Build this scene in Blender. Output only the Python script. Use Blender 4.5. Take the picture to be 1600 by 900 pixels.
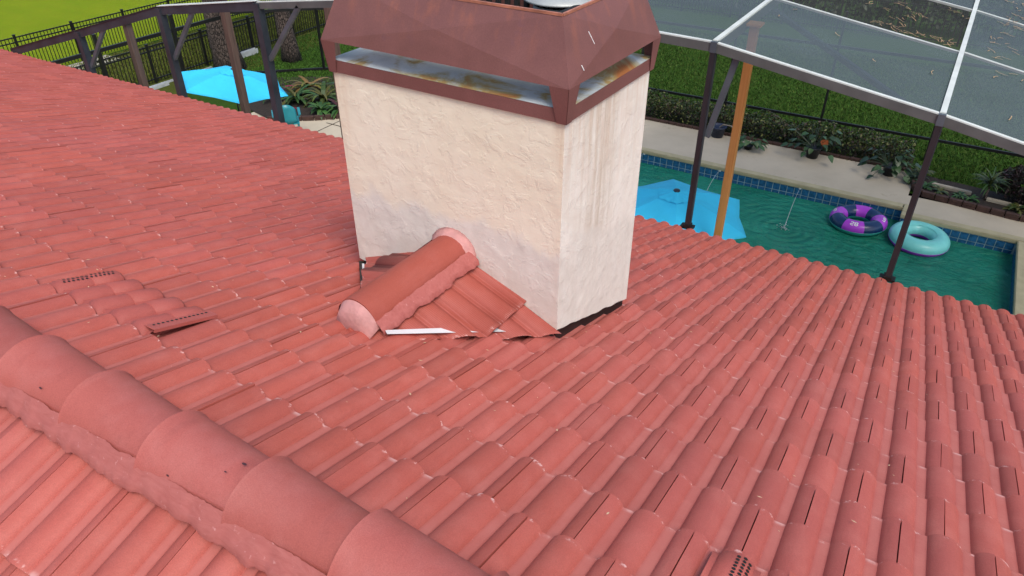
import bpy, bmesh, math, random
import numpy as np
from mathutils import Vector, Matrix, noise as mnoise

for o in list(bpy.data.objects): bpy.data.objects.remove(o)
scene = bpy.context.scene
COL = scene.collection
R = math.radians
rng = np.random.default_rng(7); random.seed(7)

# ------------------------------------------------------------------ camera
SL = R(20.048)                      # roof pitch
EV = Vector((0, math.cos(SL), -math.sin(SL)))   # down the pool-side slope
NV = Vector((0, math.sin(SL), math.cos(SL)))    # its normal
cp, cr, cy_ = R(34.034), R(-0.224), R(-31.054)
fwd = Vector((math.sin(cy_)*math.cos(cp), math.cos(cy_)*math.cos(cp), -math.sin(cp)))
rt0 = Vector((math.cos(cy_), -math.sin(cy_), 0)); up0 = rt0.cross(fwd)
rt = math.cos(cr)*rt0 + math.sin(cr)*up0; up = -math.sin(cr)*rt0 + math.cos(cr)*up0
CAM = Vector((0, -0.8977, 1.7650))
cd = bpy.data.cameras.new('camera'); cd.lens = 25.70; cd.sensor_width = 36; cd.clip_start = 0.05; cd.clip_end = 2000
cam = bpy.data.objects.new('camera', cd); COL.objects.link(cam)
cam.matrix_world = Matrix(((rt.x, up.x, -fwd.x, CAM.x), (rt.y, up.y, -fwd.y, CAM.y), (rt.z, up.z, -fwd.z, CAM.z), (0, 0, 0, 1)))
scene.camera = cam

# ------------------------------------------------------------------ world, sun, exposure
w = bpy.data.worlds.new('World'); scene.world = w; w.use_nodes = True
nt = w.node_tree; bg = nt.nodes['Background']
sky = nt.nodes.new('ShaderNodeTexSky'); sky.sky_type = 'NISHITA'; sky.sun_disc = False
SUN_EL, SUN_AZ = 56, 130            # azimuth clockwise from +Y
sky.sun_elevation = R(SUN_EL); sky.sun_rotation = R(SUN_AZ)
sky.air_density = 1.0; sky.dust_density = 3.5; sky.ozone_density = 1.0
nt.links.new(sky.outputs[0], bg.inputs[0]); bg.inputs[1].default_value = 0.15
sd = bpy.data.lights.new('sun', 'SUN'); sd.energy = 1.3; sd.angle = R(22); sd.color = (1, .97, .92)
sun = bpy.data.objects.new('sun', sd); COL.objects.link(sun)
sdir = Vector((math.sin(R(SUN_AZ))*math.cos(R(SUN_EL)), math.cos(R(SUN_AZ))*math.cos(R(SUN_EL)), math.sin(R(SUN_EL))))
sun.rotation_euler = sdir.to_track_quat('Z', 'Y').to_euler(); sun.location = (0, -5, 20)
vs = scene.view_settings; vs.view_transform = 'Standard'; vs.look = 'None'; vs.gamma = 1; vs.exposure = 0.40; vs.use_curve_mapping = False

# ------------------------------------------------------------------ object helpers
def tag(o, label=None, cat=None, group=None, kind=None):
    if label: o['label'] = label
    if cat: o['category'] = cat
    if group: o['group'] = group
    if kind: o['kind'] = kind
    return o
def empty(name, loc, label, cat, group=None, rz=0):
    o = bpy.data.objects.new(name, None); COL.objects.link(o); o.location = loc; o.rotation_euler = (0, 0, rz)
    o.empty_display_size = .1
    return tag(o, label, cat, group)
def link(name, me, parent=None):
    o = bpy.data.objects.new(name, me); COL.objects.link(o)
    if parent: o.parent = parent
    return o
def mesh(name, V, F, mat, smooth=False, uv=None, col=None, attr=None):
    me = bpy.data.meshes.new(name); me.from_pydata([tuple(v) for v in V], [], [tuple(f) for f in F])
    if mat: me.materials.append(mat)
    if smooth: me.polygons.foreach_set('use_smooth', [True]*len(me.polygons))
    if uv is not None:
        l = me.uv_layers.new(name='UVMap'); idx = np.empty(len(me.loops), dtype=np.int32); me.loops.foreach_get('vertex_index', idx)
        l.data.foreach_set('uv', np.asarray(uv, dtype=np.float32)[idx].ravel())
    if col is not None:
        a = me.color_attributes.new('Col', 'FLOAT_COLOR', 'POINT'); a.data.foreach_set('color', np.asarray(col, dtype=np.float32).ravel())
    if attr is not None:
        a = me.attributes.new('rnd', 'FLOAT', 'POINT'); a.data.foreach_set('value', np.asarray(attr, dtype=np.float32))
    me.update(); return me
def obj(name, V, F, mat, parent=None, **k): return link(name, mesh(name, V, F, mat, **k), parent)
def fast_mesh(name, V, nper, mat, col=None, smooth=False):
    """V (n*nper,3): n polygons of nper vertices each"""
    V = np.asarray(V, dtype=np.float32); n = len(V)//nper
    me = bpy.data.meshes.new(name); me.vertices.add(len(V)); me.vertices.foreach_set('co', V.ravel())
    me.loops.add(n*nper); me.loops.foreach_set('vertex_index', np.arange(n*nper, dtype=np.int32))
    me.polygons.add(n); me.polygons.foreach_set('loop_start', np.arange(0, n*nper, nper, dtype=np.int32)); me.polygons.foreach_set('loop_total', np.full(n, nper, dtype=np.int32))
    if col is not None:
        a = me.color_attributes.new('Col', 'FLOAT_COLOR', 'POINT'); a.data.foreach_set('color', np.asarray(col, dtype=np.float32).ravel())
    me.materials.append(mat); me.update(calc_edges=True); me.validate(); return me
BOXF = [(0, 3, 2, 1), (4, 5, 6, 7), (0, 1, 5, 4), (1, 2, 6, 5), (2, 3, 7, 6), (3, 0, 4, 7)]
def boxv(x0, x1, y0, y1, z0, z1):
    return [(x0, y0, z0), (x1, y0, z0), (x1, y1, z0), (x0, y1, z0), (x0, y0, z1), (x1, y0, z1), (x1, y1, z1), (x0, y1, z1)]
class MB:
    def __init__(s): s.V = []; s.F = []
    def add(s, V, F):
        n = len(s.V); s.V += [tuple(v) for v in V]; s.F += [tuple(i+n for i in f) for f in F]; return s
    def box(s, *a): return s.add(boxv(*a), BOXF)
    def beam(s, p, q, wd, ht, upv=(0, 0, 1)):
        p, q = Vector(p), Vector(q); d = (q-p).normalized(); u = Vector(upv)
        if abs(d.dot(u)) > .98: u = Vector((0, 1, 0))
        sd_ = d.cross(u).normalized(); u = sd_.cross(d).normalized(); a, b = sd_*wd/2, u*ht/2
        return s.add([p-a-b, p+a-b, p+a+b, p-a+b, q-a-b, q+a-b, q+a+b, q-a+b], [(0, 1, 2, 3), (7, 6, 5, 4), (0, 4, 5, 1), (1, 5, 6, 2), (2, 6, 7, 3), (3, 7, 4, 0)])
    def tube(s, pts, rad, seg=8, cap=True):
        pts = [Vector(p) for p in pts]; n = len(pts); rads = rad if hasattr(rad, '__len__') else [rad]*n
        V = []; F = []; prev = None
        for i, p in enumerate(pts):
            d = (pts[min(i+1, n-1)]-pts[max(i-1, 0)]).normalized()
            u = prev if prev is not None else (Vector((1, 0, 0)) if abs(d.x) < .9 else Vector((0, 1, 0)))
            u = (u-d*u.dot(d)).normalized(); prev = u; v = d.cross(u)
            for k in range(seg):
                t = 2*math.pi*k/seg; V.append(p+(u*math.cos(t)+v*math.sin(t))*rads[i])
        for i in range(n-1):
            for k in range(seg):
                k2 = (k+1) % seg; F.append((i*seg+k, i*seg+k2, (i+1)*seg+k2, (i+1)*seg+k))
        if cap: F.append(tuple(range(seg-1, -1, -1))); F.append(tuple((n-1)*seg+k for k in range(seg)))
        return s.add(V, F)
    def lathe(s, prof, c=(0, 0, 0), seg=20):
        V = []; F = []; c = Vector(c)
        for r_, z_ in prof:
            for k in range(seg):
                t = 2*math.pi*k/seg; V.append(c+Vector((r_*math.cos(t), r_*math.sin(t), z_)))
        for i in range(len(prof)-1):
            for k in range(seg):
                k2 = (k+1) % seg; F.append((i*seg+k, i*seg+k2, (i+1)*seg+k2, (i+1)*seg+k))
        return s.add(V, F)
    def obj(s, name, mat, parent=None, smooth=False): return obj(name, s.V, s.F, mat, parent, smooth=smooth)

# ------------------------------------------------------------------ material helpers
class M:
    def __init__(s, name, base=(.5, .5, .5), rough=.6, metal=0, spec=.5):
        s.m = bpy.data.materials.new(name); s.m.use_nodes = True; s.t = s.m.node_tree; s.b = s.t.nodes['Principled BSDF']
        s.set('Base Color', (*base, 1)); s.set('Roughness', rough); s.set('Metallic', metal); s.set('Specular IOR Level', spec)
    def set(s, k, v): s.b.inputs[k].default_value = v
    def n(s, t, **k):
        x = s.t.nodes.new(t)
        for a, v in k.items(): setattr(x, a, v)
        return x
    def l(s, a, b): s.t.links.new(a, b)
    def pos(s): return s.n('ShaderNodeNewGeometry').outputs['Position']
    def objc(s): return s.n('ShaderNodeTexCoord').outputs['Object']
    def mapping(s, v, scale=(1, 1, 1), rot=(0, 0, 0), loc=(0, 0, 0)):
        x = s.n('ShaderNodeMapping'); x.inputs['Scale'].default_value = scale; x.inputs['Rotation'].default_value = rot; x.inputs['Location'].default_value = loc
        s.l(v, x.inputs[0]); return x.outputs[0]
    def noise(s, v, scale, detail=4, rough=.55, dist=0):
        x = s.n('ShaderNodeTexNoise'); x.inputs['Scale'].default_value = scale; x.inputs['Detail'].default_value = detail
        x.inputs['Roughness'].default_value = rough; x.inputs['Distortion'].default_value = dist
        s.l(v, x.inputs['Vector']); return x.outputs['Fac']
    def rng(s, v, a, b, c=0, d=1, smooth=False):
        x = s.n('ShaderNodeMapRange'); x.clamp = True
        if smooth: x.interpolation_type = 'SMOOTHSTEP'
        for i, q in zip((1, 2, 3, 4), (a, b, c, d)): x.inputs[i].default_value = q
        s.l(v, x.inputs[0]); return x.outputs[0]
    def math(s, op, a, b=None):
        x = s.n('ShaderNodeMath'); x.operation = op
        for i, q in enumerate((a, b)):
            if q is None: continue
            if isinstance(q, (int, float)): x.inputs[i].default_value = q
            else: s.l(q, x.inputs[i])
        return x.outputs[0]
    def mix(s, f, a, b, mode='MIX'):
        x = s.n('ShaderNodeMix'); x.data_type = 'RGBA'; x.blend_type = mode
        for i, q in ((0, f), (6, a), (7, b)):
            if isinstance(q, (int, float)): x.inputs[i].default_value = q
            elif isinstance(q, tuple): x.inputs[i].default_value = (*q, 1) if len(q) == 3 else q
            else: s.l(q, x.inputs[i])
        return x.outputs[2]
    def sep(s, v): x = s.n('ShaderNodeSeparateXYZ'); s.l(v, x.inputs[0]); return x.outputs
    def color(s, c): s.l(c, s.b.inputs['Base Color'])
    def bump(s, h, strength=.5, dist=.01):
        x = s.n('ShaderNodeBump'); x.inputs['Strength'].default_value = strength; x.inputs['Distance'].default_value = dist
        s.l(h, x.inputs['Height']); s.l(x.outputs[0], s.b.inputs['Normal'])
def simple(name, base, rough=.6, metal=0, var=.25, scale=6, bump=0, bscale=60, spec=.5):
    m = M(name, base, rough, metal, spec); p = m.pos(); f = m.noise(p, scale, 5)
    lo = tuple(c*(1-var) for c in base); hi = tuple(min(1, c*(1+var)) for c in base)
    m.color(m.mix(m.rng(f, .3, .7), lo, hi))
    if bump: m.bump(m.noise(p, bscale, 4), bump, .01)
    return m.m

# roof tile concrete, painted salmon
def tile_material(name, base, orange, dusty_lit, chips=True, dust_amt=.35):
    m = M(name, base, .62, 0, .35); p = m.pos()
    oi = m.n('ShaderNodeObjectInfo').outputs['Random']; at = m.n('ShaderNodeAttribute', attribute_name='rnd').outputs['Fac']
    r1 = m.math('FRACT', m.math('ADD', oi, at)); r2 = m.math('FRACT', m.math('MULTIPLY', r1, 7.31))
    big = m.noise(p, .55, 3); mid = m.noise(p, 7, 6, .6); fine = m.noise(p, 260, 2)
    c = m.mix(m.math('MULTIPLY', m.rng(r1, .35, 1), .35), base, orange)
    c = m.mix(m.math('MULTIPLY', m.rng(big, .35, .65), .5), c, orange)
    c = m.mix(m.math('MULTIPLY', m.rng(mid, .45, .75), dust_amt), c, dusty_lit)
    mo = m.noise(m.mapping(p, (5, 1.3, 5)), 1.3, 6, .65); c = m.mix(m.rng(mo, .55, .75, 0, .45), c, dusty_lit)
    gr = m.noise(m.mapping(p, (8, 1.1, 8), (0, 0, 0), (3, 7, 1)), 1.9, 6, .7); c = m.mix(m.rng(gr, .56, .74, 0, .30), c, tuple(q*.62 for q in base))
    v = m.rng(r2, 0, 1, .90, 1.08); v2 = m.rng(fine, .25, .75, .86, 1.12)
    x = m.n('ShaderNodeVectorMath'); x.operation = 'SCALE'; m.l(c, x.inputs[0]); m.l(m.math('MULTIPLY', v, v2), x.inputs['Scale']); c = x.outputs[0]
    if chips:
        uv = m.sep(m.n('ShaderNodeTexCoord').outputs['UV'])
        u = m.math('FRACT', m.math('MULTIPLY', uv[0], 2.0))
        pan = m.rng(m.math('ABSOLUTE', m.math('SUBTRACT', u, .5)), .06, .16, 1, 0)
        c = m.mix(m.math('MULTIPLY', m.math('MULTIPLY', pan, m.rng(mid, .3, .7, .45, 1)), .85), c, dusty_lit)  # pans lightened: sky-facing brightness put into the colour along with dust
        edge = m.rng(uv[1], .945, .985)
        ch = m.math('MULTIPLY', edge, m.math('MAXIMUM', m.rng(m.noise(p, 38, 4, .65), .57, .64), m.math('MULTIPLY', pan, m.rng(m.noise(p, 13, 3), .46, .62, 0, .75))))
        c = m.mix(m.math('MULTIPLY', ch, .7), c, (.72, .46, .43))
        sc = m.math('MULTIPLY', m.rng(m.noise(m.mapping(p, (9, 30, 9), (0, 0, .5)), 2.4, 5, .7), .70, .74), m.rng(m.noise(p, 1.7, 2), .5, .6))
        c = m.mix(m.math('MULTIPLY', sc, .6), c, (.75, .50, .47))
    m.color(c); m.bump(m.math('ADD', m.math('MULTIPLY', fine, .5), m.noise(p, 45, 4)), .22, .006)
    return m.m
T_BASE, T_OR, T_DU_LIT = (.405, .096, .080), (.415, .092, .060), (.50, .162, .134)
TILE = tile_material('painted_tile', T_BASE, T_OR, T_DU_LIT)
RIDGE = tile_material('ridge_tile_paint', (.37, .096, .084), (.37, .090, .065), (.43, .145, .13), False, .5)
CRTILE = tile_material('cricket_tile_paint', (.36, .078, .058), (.38, .080, .050), (.44, .13, .11), True, .25)
CRCAP = tile_material('cricket_cap_paint', (.36, .080, .058), (.38, .082, .050), (.42, .12, .10), False, .4)
def mortar_mat():
    m = M('pink_mortar', (.5, .2, .2), .75); p = m.pos()
    f = m.noise(m.mapping(p, (1, 3, 3)), 14, 7, .65, 1.2); f2 = m.noise(p, 55, 5)
    c = m.mix(m.rng(f, .3, .7), (.35, .090, .078), (.42, .128, .112)); c = m.mix(m.rng(f2, .64, .72, 0, .6), c, (.58, .28, .26)); m.color(c)
    m.bump(m.math('ADD', f, m.math('MULTIPLY', f2, .3)),   .22, .008); return m.m
MORTAR = mortar_mat()
MORTAR2 = simple('pale_pink_mortar', (.55, .27, .25), .75, var=.15, scale=14, bump=.5, bscale=40)
UNDER = simple('underlayment', (.045, .02, .018), .9)
DARK = simple('black_flashing', (.008, .008, .008), .5)
SEAL = simple('dark_sealant', (.05, .015, .02), .7)
WHITEMET = simple('white_flashing', (.72, .74, .76), .4, var=.08)
VENT = tile_material('vent_paint', (.40, .097, .083), (.40, .093, .068), (.45, .135, .12), False, .3)

def stucco_mat():
    m = M('stucco', (.7, .6, .5), .85, 0, .25); p = m.objc(); s = m.sep(p)
    a = m.noise(p, 8.5, 7, .66, .5); b = m.noise(m.mapping(p, (1, 1, 1.3)), 24, 6, .65, .2); g = m.noise(p, 170, 3)
    plate = m.rng(a, .50, .58, 0, 1, True)                       # knock-down plateaus
    cream = m.mix(m.rng(m.noise(p, 2.2, 4), .3, .7), (.80, .715, .555), (.86, .79, .64))
    cream = m.mix(m.math('MULTIPLY', m.rng(b, .55, .75), .3), cream, (.87, .81, .71))
    # right face is whiter with brown runs
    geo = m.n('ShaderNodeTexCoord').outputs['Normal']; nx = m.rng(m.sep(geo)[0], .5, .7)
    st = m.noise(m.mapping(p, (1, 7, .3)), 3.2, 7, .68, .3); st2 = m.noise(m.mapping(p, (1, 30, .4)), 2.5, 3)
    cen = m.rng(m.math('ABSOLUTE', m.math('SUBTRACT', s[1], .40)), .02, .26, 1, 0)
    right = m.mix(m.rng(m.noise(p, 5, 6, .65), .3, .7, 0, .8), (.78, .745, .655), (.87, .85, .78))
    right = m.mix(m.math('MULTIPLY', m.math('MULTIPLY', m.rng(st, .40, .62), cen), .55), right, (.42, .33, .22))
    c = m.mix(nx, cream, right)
    # grey unpainted skirt with an uneven upper edge
    ed = m.math('ADD', s[2], m.math('MULTIPLY', m.math('SUBTRACT', m.noise(m.mapping(p, (1, 1, .6)), 3.4, 5, .6), .5), .42))
    ed = m.math('ADD', ed, m.math('MULTIPLY', s[0], -.02))
    ed = m.math('ADD', ed, m.math('MULTIPLY', s[1], .24))
    low = m.rng(ed, -.22, -.13, 1, 0, True)
    grey = m.mix(m.rng(m.noise(p, 9, 6, .65), .3, .7), (.66, .63, .56), (.80, .775, .70))
    c = m.mix(m.math('MULTIPLY', low, .88), c, grey)
    # rust tint under the band at the outer corners
    cl = m.rng(m.math('ABSOLUTE', m.math('SUBTRACT', s[0], -1.45)), .0, .10, 1, 0); cr_ = m.rng(m.math('ABSOLUTE', m.math('SUBTRACT', s[0], -.02)), .0, .05, 1, 0)
    ru = m.math('MULTIPLY', m.math('MAXIMUM', cl, cr_), m.rng(s[2], -.1, .5, .1, .6))
    c = m.mix(m.math('MULTIPLY', ru, m.rng(m.noise(m.mapping(p, (6, 6, .6)), 4, 4), .35, .65)), c, (.58, .36, .22))
    m.color(c)
    h = m.math('ADD', m.math('MULTIPLY', plate, .7), m.math('ADD', m.math('MULTIPLY', b, .8), m.math('MULTIPLY', g, .25)))
    m.bump(h, .27, .010); return m.m
STUCCO = stucco_mat()
def cap_mat():
    m = M('brown_painted_metal', (.2, .06, .05), .48, .0, .4); p = m.objc(); s = m.sep(p)
    a = m.noise(p, 3.0, 6, .6, .6); st = m.noise(m.mapping(p, (7, 7, .5)), 2.0, 4, .6); f = m.noise(p, 180, 2)
    c = m.mix(m.rng(a, .3, .7), (.165, .066, .060), (.215, .088, .080))
    up_ = m.rng(s[2], .72, .97, 0, 1)
    c = m.mix(m.math('MULTIPLY', m.rng(st, .52, .70), m.math('MULTIPLY', up_, .45)), c, (.36, .12, .065))
    c = m.mix(m.math('MULTIPLY', m.rng(m.noise(p, 5, 6, .65), .62, .72), .55), c, (.15, .07, .09))
    x = m.n('ShaderNodeVectorMath'); x.operation = 'SCALE'; m.l(c, x.inputs[0]); m.l(m.rng(f, .3, .7, .9, 1.1), x.inputs['Scale']); m.color(x.outputs[0])
    m.l(m.rng(a, .3, .7, .42, .6), m.b.inputs['Roughness']); m.bump(m.noise(p, 9, 3), .12, .01); return m.m
CAPM = cap_mat()
def galv_mat():
    m = M('galvanised_plate', (.5, .55, .56), .5, .08); p = m.objc()
    a = m.noise(p, 4.2, 5, .6, .5); b = m.noise(p, 2.1, 6, .65, .8); d = m.noise(p, 14, 5)
    c = m.mix(m.rng(a, .3, .7), (.36, .42, .44), (.62, .65, .64))
    c = m.mix(m.math('MULTIPLY', m.rng(b, .47, .56), .95), c, (.36, .27, .09)); c = m.mix(m.rng(b, .55, .63, 0, .95), c, (.36, .12, .03))
    c = m.mix(m.rng(d, .66, .72, 0, .6), c, (.55, .52, .45)); m.color(c); m.l(m.rng(b, .5, .7, .4, .75), m.b.inputs['Roughness']); return m.m
GALV = galv_mat()
BLACKIN = simple('sooty_black', (.012, .012, .012), .8)

BRONZE = simple('dark_bronze_aluminium', (.026, .027, .032), .42, .2, .2, 3)
SLATE = simple('weathered_bronze_beam', (.034, .042, .054), .5, .2, .3, 4)
BEAMF = simple('faded_beam_side', (.085, .092, .090), .6, 0, .2, 5)
PALE = simple('chalky_skylit_beam_top', (.60, .64, .60), .55, 0, .12, 4)  # chalky fading, with sky reflection off the bar tops put into the colour
BRACE = simple('grey_brace', (.09, .115, .135), .45, .3, .2, 4)
BLACKF = simple('black_fence_paint', (.008, .008, .008), .45)
def screen_mat(name, fac, col):
    m = M(name); t = m.t; out = t.nodes['Material Output']; t.nodes.remove(m.b)
    tr = m.n('ShaderNodeBsdfTransparent'); df = m.n('ShaderNodeBsdfDiffuse'); mx = m.n('ShaderNodeMixShader')
    p = m.pos(); f = m.noise(p, 1.1, 4); g = m.noise(p, 90, 2)
    df.inputs[0].default_value = (*col, 1)
    m.l(m.math('ADD', m.rng(f, .3, .7, fac-.06, fac+.06), m.rng(g, .3, .7, -.05, .05)), mx.inputs[0]); m.l(tr.outputs[0], mx.inputs[1]); m.l(df.outputs[0], mx.inputs[2]); m.l(mx.outputs[0], out.inputs[0]); return m.m
SCREEN = screen_mat('screen_mesh', .64, (.115, .148, .165))
SCREEN2 = screen_mat('screen_mesh_thin', .36, (.085, .09, .09))
def wood_mat(name, a, b):
    m = M(name, a, .7); p = m.objc(); f = m.noise(m.mapping(p, (14, 14, .8)), 2.2, 5, .6, .6); k = m.noise(p, 3, 3)
    c = m.mix(m.rng(f, .3, .7), a, b); c = m.mix(m.rng(k, .68, .74, 0, .7), c, tuple(x*.45 for x in a)); m.color(c); m.bump(f, .2, .004); return m.m
LUMBER = wood_mat('new_lumber', (.50, .22, .055), (.62, .30, .09))
SHADEWOOD = wood_mat('shaded_lumber', (.075, .047, .036), (.14, .088, .068))  # brown wood tone with the props' own shadow put into the colour
def grass_ground(name, a, b, c_):
    m = M(name, a, .95, 0, .1); p = m.pos()
    f = m.noise(m.mapping(p, (1, 1.8, 1), (0, 0, .12)), .55, 6, .65); g = m.noise(p, 9, 5, .7); h = m.noise(p, 70, 3)
    c = m.mix(m.rng(f, .3, .7), a, b); c = m.mix(m.rng(g, .35, .7, 0, .7), c, c_); c = m.mix(m.rng(h, .4, .65, 0, .45), c, tuple(x*.45 for x in a)); m.color(c)
    m.bump(m.math('ADD', g, h), .8, .05); return m.m
LAWN = grass_ground('lawn', (.032, .088, .010), (.048, .115, .013), (.055, .10, .015))
PARK = grass_ground('park_lawn', (.20, .33, .006), (.28, .38, .010), (.27, .29, .02))
ROUGH = grass_ground('side_yard', (.085, .12, .016), (.115, .145, .022), (.11, .10, .03))
def blade_mat():
    m = M('grass_blades', (.05, .12, .015), .8, 0, .2); m.color(m.n('ShaderNodeAttribute', attribute_name='Col').outputs['Color']); return m.m
BLADE = blade_mat()
def leaf_mat(name, rough=.5):
    m = M(name, (.05, .1, .02), rough, 0, .4); m.color(m.n('ShaderNodeAttribute', attribute_name='Col').outputs['Color']); return m.m
LEAF = leaf_mat('leaves')
def deck_mat():
    m = M('cool_deck', (.5, .43, .3), .8); p = m.pos(); a = m.noise(p, 1.3, 6, .6); b = m.noise(m.mapping(p, (3, 14, 1), (0, 0, .15)), 2.2, 5); g = m.noise(p, 120, 3)
    c = m.mix(m.rng(a, .3, .7), (.44, .385, .285), (.54, .475, .36)); c = m.mix(m.rng(b, .55, .75, 0, .3), c, (.46, .42, .33))
    c = m.mix(m.rng(m.noise(p, 2.6, 7, .7), .60, .74, 0, .7), c, (.24, .20, .13)); m.color(c); m.bump(g, .3, .004); return m.m
DECK = deck_mat()
COPE = simple('coping', (.40, .36, .22), .75, var=.15, scale=4, bump=.2)
def water_mat():
    m = M('pool_water', (.004, .085, .062), .03, 0, .5); m.set('IOR', 1.33); p = m.pos()
    a = m.noise(p, 1.0, 3, .5); b = m.noise(m.mapping(p, (1, 1.6, 1), (0, 0, .4)), 3.6, 6, .6, .6)
    # rings spreading from the jet
    d = m.n('ShaderNodeVectorMath'); d.operation = 'DISTANCE'; m.l(p, d.inputs[0]); d.inputs[1].default_value = (-1.92, 12.83, -5.45)
    wv = m.math('MULTIPLY', m.math('SINE', m.math('MULTIPLY', d.outputs['Value'], 34)), m.rng(d.outputs['Value'], .1, 1.8, .12, 0))
    m.color(m.mix(m.rng(a, .3, .7), (.011, .190, .118), (.022, .275, .185)))
    m.bump(m.math('ADD', m.math('ADD', b, wv), m.math('MULTIPLY', a, .5)), 1.0, .14); return m.m
WATER = water_mat()
PTILE = simple('blue_pool_tile', (.022, .115, .25), .18, var=.45, scale=14)
GROUT = simple('pool_grout', (.34, .48, .50), .7)
PSHELL = simple('pool_plaster', (.04, .22, .2), .7)
CYAN = simple('cyan_canvas', (.034, .56, .90), .8, var=.05, scale=3, bump=.15, bscale=200)
BLACKPL = simple('black_plastic', (.02, .03, .05), .4)
TEALPL = simple('teal_plastic', (.02, .25, .30), .35, var=.1)
AQUA = simple('aqua_vinyl', (.20, .66, .62), .28, var=.06)
SEAGR = simple('sea_green_vinyl', (.05, .42, .36), .28, var=.06)
PURP = simple('purple_vinyl', (.42, .055, .60), .25, var=.08)
NAVY = simple('navy_vinyl', (.008, .035, .11), .25, var=.1)
WHITE = simple('white_print', (.8, .8, .8), .5, var=.05)
BRICK = simple('edging_brick', (.060, .030, .023), .85, var=.35, scale=8, bump=.4)
SOIL = simple('mulch', (.025, .017, .012), .95, var=.5, scale=20, bump=.8)
STONE = simple('pale_edging_stone', (.38, .34, .26), .85, var=.2, bump=.3)
POTB = simple('dark_blue_pot', (.018, .028, .06), .4)
POTK = simple('black_pot', (.010, .012, .016), .5)
CONC = simple('concrete', (.42, .40, .34), .85, var=.2, scale=2, bump=.3)
def bark_mat():
    m = M('bark', (.1, .07, .05), .9); p = m.pos(); v = m.n('ShaderNodeTexVoronoi'); v.inputs['Scale'].default_value = 20; v.feature = 'DISTANCE_TO_EDGE'
    m.l(m.mapping(p, (1, 1, .35)), v.inputs['Vector']); e = m.rng(v.outputs['Distance'], 0, .16); f = m.noise(p, 26, 6)
    m.color(m.mix(e, (.02, .014, .011), m.mix(m.rng(f, .3, .7), (.075, .052, .042), (.15, .115, .095)))); m.bump(m.math('ADD', e, f), .9, .04); return m.m
BARK = bark_mat()
ALU = simple('pale_aluminium', (.62, .66, .68), .4, .3, .15)
HOUSEW = simple('house_stucco', (.6, .5, .4), .85, bump=.3)

# ================================================================== SETTING: ground, deck, pool
G = -5.15; WZ = -5.45
def sheet(name, rects, z, mat, kind='structure', label=None):
    b = MB()
    for x0, x1, y0, y1 in rects: b.add([(x0, y0, z), (x1, y0, z), (x1, y1, z), (x0, y1, z)], [(0, 1, 2, 3)])
    o = b.obj(name, mat); return tag(o, label, None, None, kind)
hx0, hx1, hy0, hy1 = -9, 3.5, 8.5, 15.2
BIG = 400
sheet('lawn', [(-BIG, hx0, -BIG, BIG), (hx1, BIG, -BIG, BIG), (hx0, hx1, -BIG, hy0), (hx0, hx1, hy1, BIG)], G-.03, LAWN, label='dark green mown lawn around the pool deck')
sheet('side_yard', [(-23.4, -18.3, -20, 60)], G-.026, ROUGH, label='patchy olive grass strip between the two black fences')
sheet('park_lawn', [(-BIG, -23.55, -BIG, BIG)], G-.022, PARK, label='bright yellow green lawn beyond the far black fence')
sheet('path', [(-23.5, -22.75, -10, 12.75)], G-.018, CONC, label='pale concrete path along the far fence')
PX0, PXS, PX1 = -7.5, .02, 2.03; PY0, PYA, PYB = 10.2, 14.37, 14.03
sheet('pool_deck', [(-15.4, -13.2, 5.5, 13.0), (-13.2, PX0, 5.5, 16.25), (PX0, PX1, 5.5, PY0), (PX1, 9, 5.5, 15.0), (PX0, PXS, PYA, 16.25), (PXS, PX1, PYB, 15.0)], G, DECK, label='beige textured concrete pool deck')
# paver joints on the left corner of the deck
jb = MB()
for k in range(5):
    x = -13.0+k*.8; jb.box(x-.012, x+.012, 9.0, 13.5, G+.001, G+.005)
for k in range(5):
    y = 9.5+k*.8; jb.box(-13.2, -9.6, y-.012, y+.012, G+.006, G+.009)
o = jb.obj('deck_joint', SOIL); tag(o, 'dark joints between the deck slabs left of the chimney', None, None, 'structure')
# pool
pool = MB(); zb = -6.7
for a, b_ in (((PX0, PY0), (PX0, PYA)), ((PX0, PYA), (PXS, PYA)), ((PXS, PYA), (PXS, PYB)), ((PXS, PYB), (PX1, PYB)), ((PX1, PYB), (PX1, PY0)), ((PX1, PY0), (PX0, PY0))):
    pool.add([(a[0], a[1], G-.07), (b_[0], b_[1], G-.07), (b_[0], b_[1], zb), (a[0], a[1], zb)], [(0, 1, 2, 3)])
pool.add([(PX0, PY0, zb), (PX1, PY0, zb), (PX1, PYA, zb), (PX0, PYA, zb)], [(0, 1, 2, 3)])
pool = pool.obj('swimming_pool', GROUT); tag(pool, 'rectangular swimming pool lined with blue waterline tiles', None, None, 'structure')
TS = .152
tb = MB(); tb.box(-TS/2+.0075, TS/2-.0075, -.006, .0, -TS/2+.0075, TS/2-.0075); tme = mesh('pool_tile', tb.V, tb.F, PTILE)
def ptile(x, y, z, rz):
    o = link('pool_tile', tme, pool); o.location = (x, y, z); o.rotation_euler = (0, 0, rz)
for row in range(2):
    zt = G-.075-TS/2-row*TS
    n = int((PXS+6.4)/TS)
    for k in range(n): ptile(PXS-TS/2-k*TS-.002, PYA-.001, zt, 0)
    for k in range(int((PX1-PXS)/TS)): ptile(PXS+TS/2+k*TS, PYB-.001, zt, 0)
    for k in range(2): ptile(PXS-.001, PYB+TS*.6+k*TS, zt, math.pi/2)
    for k in range(17): ptile(PX1-.001, PYB-TS/2-k*TS, zt, -math.pi/2)
cb = MB()   # coping nose
cb.box(PX0, PXS-.02, PYA-.025, PYA+.17, G-.07, G+.012); cb.box(PXS-.02, PXS+.16, PYB+.17, PYA+.17, G-.07, G+.012); cb.box(PXS-.02, PX1+.17, PYB-.025, PYB+.17, G-.07, G+.012)
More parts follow.
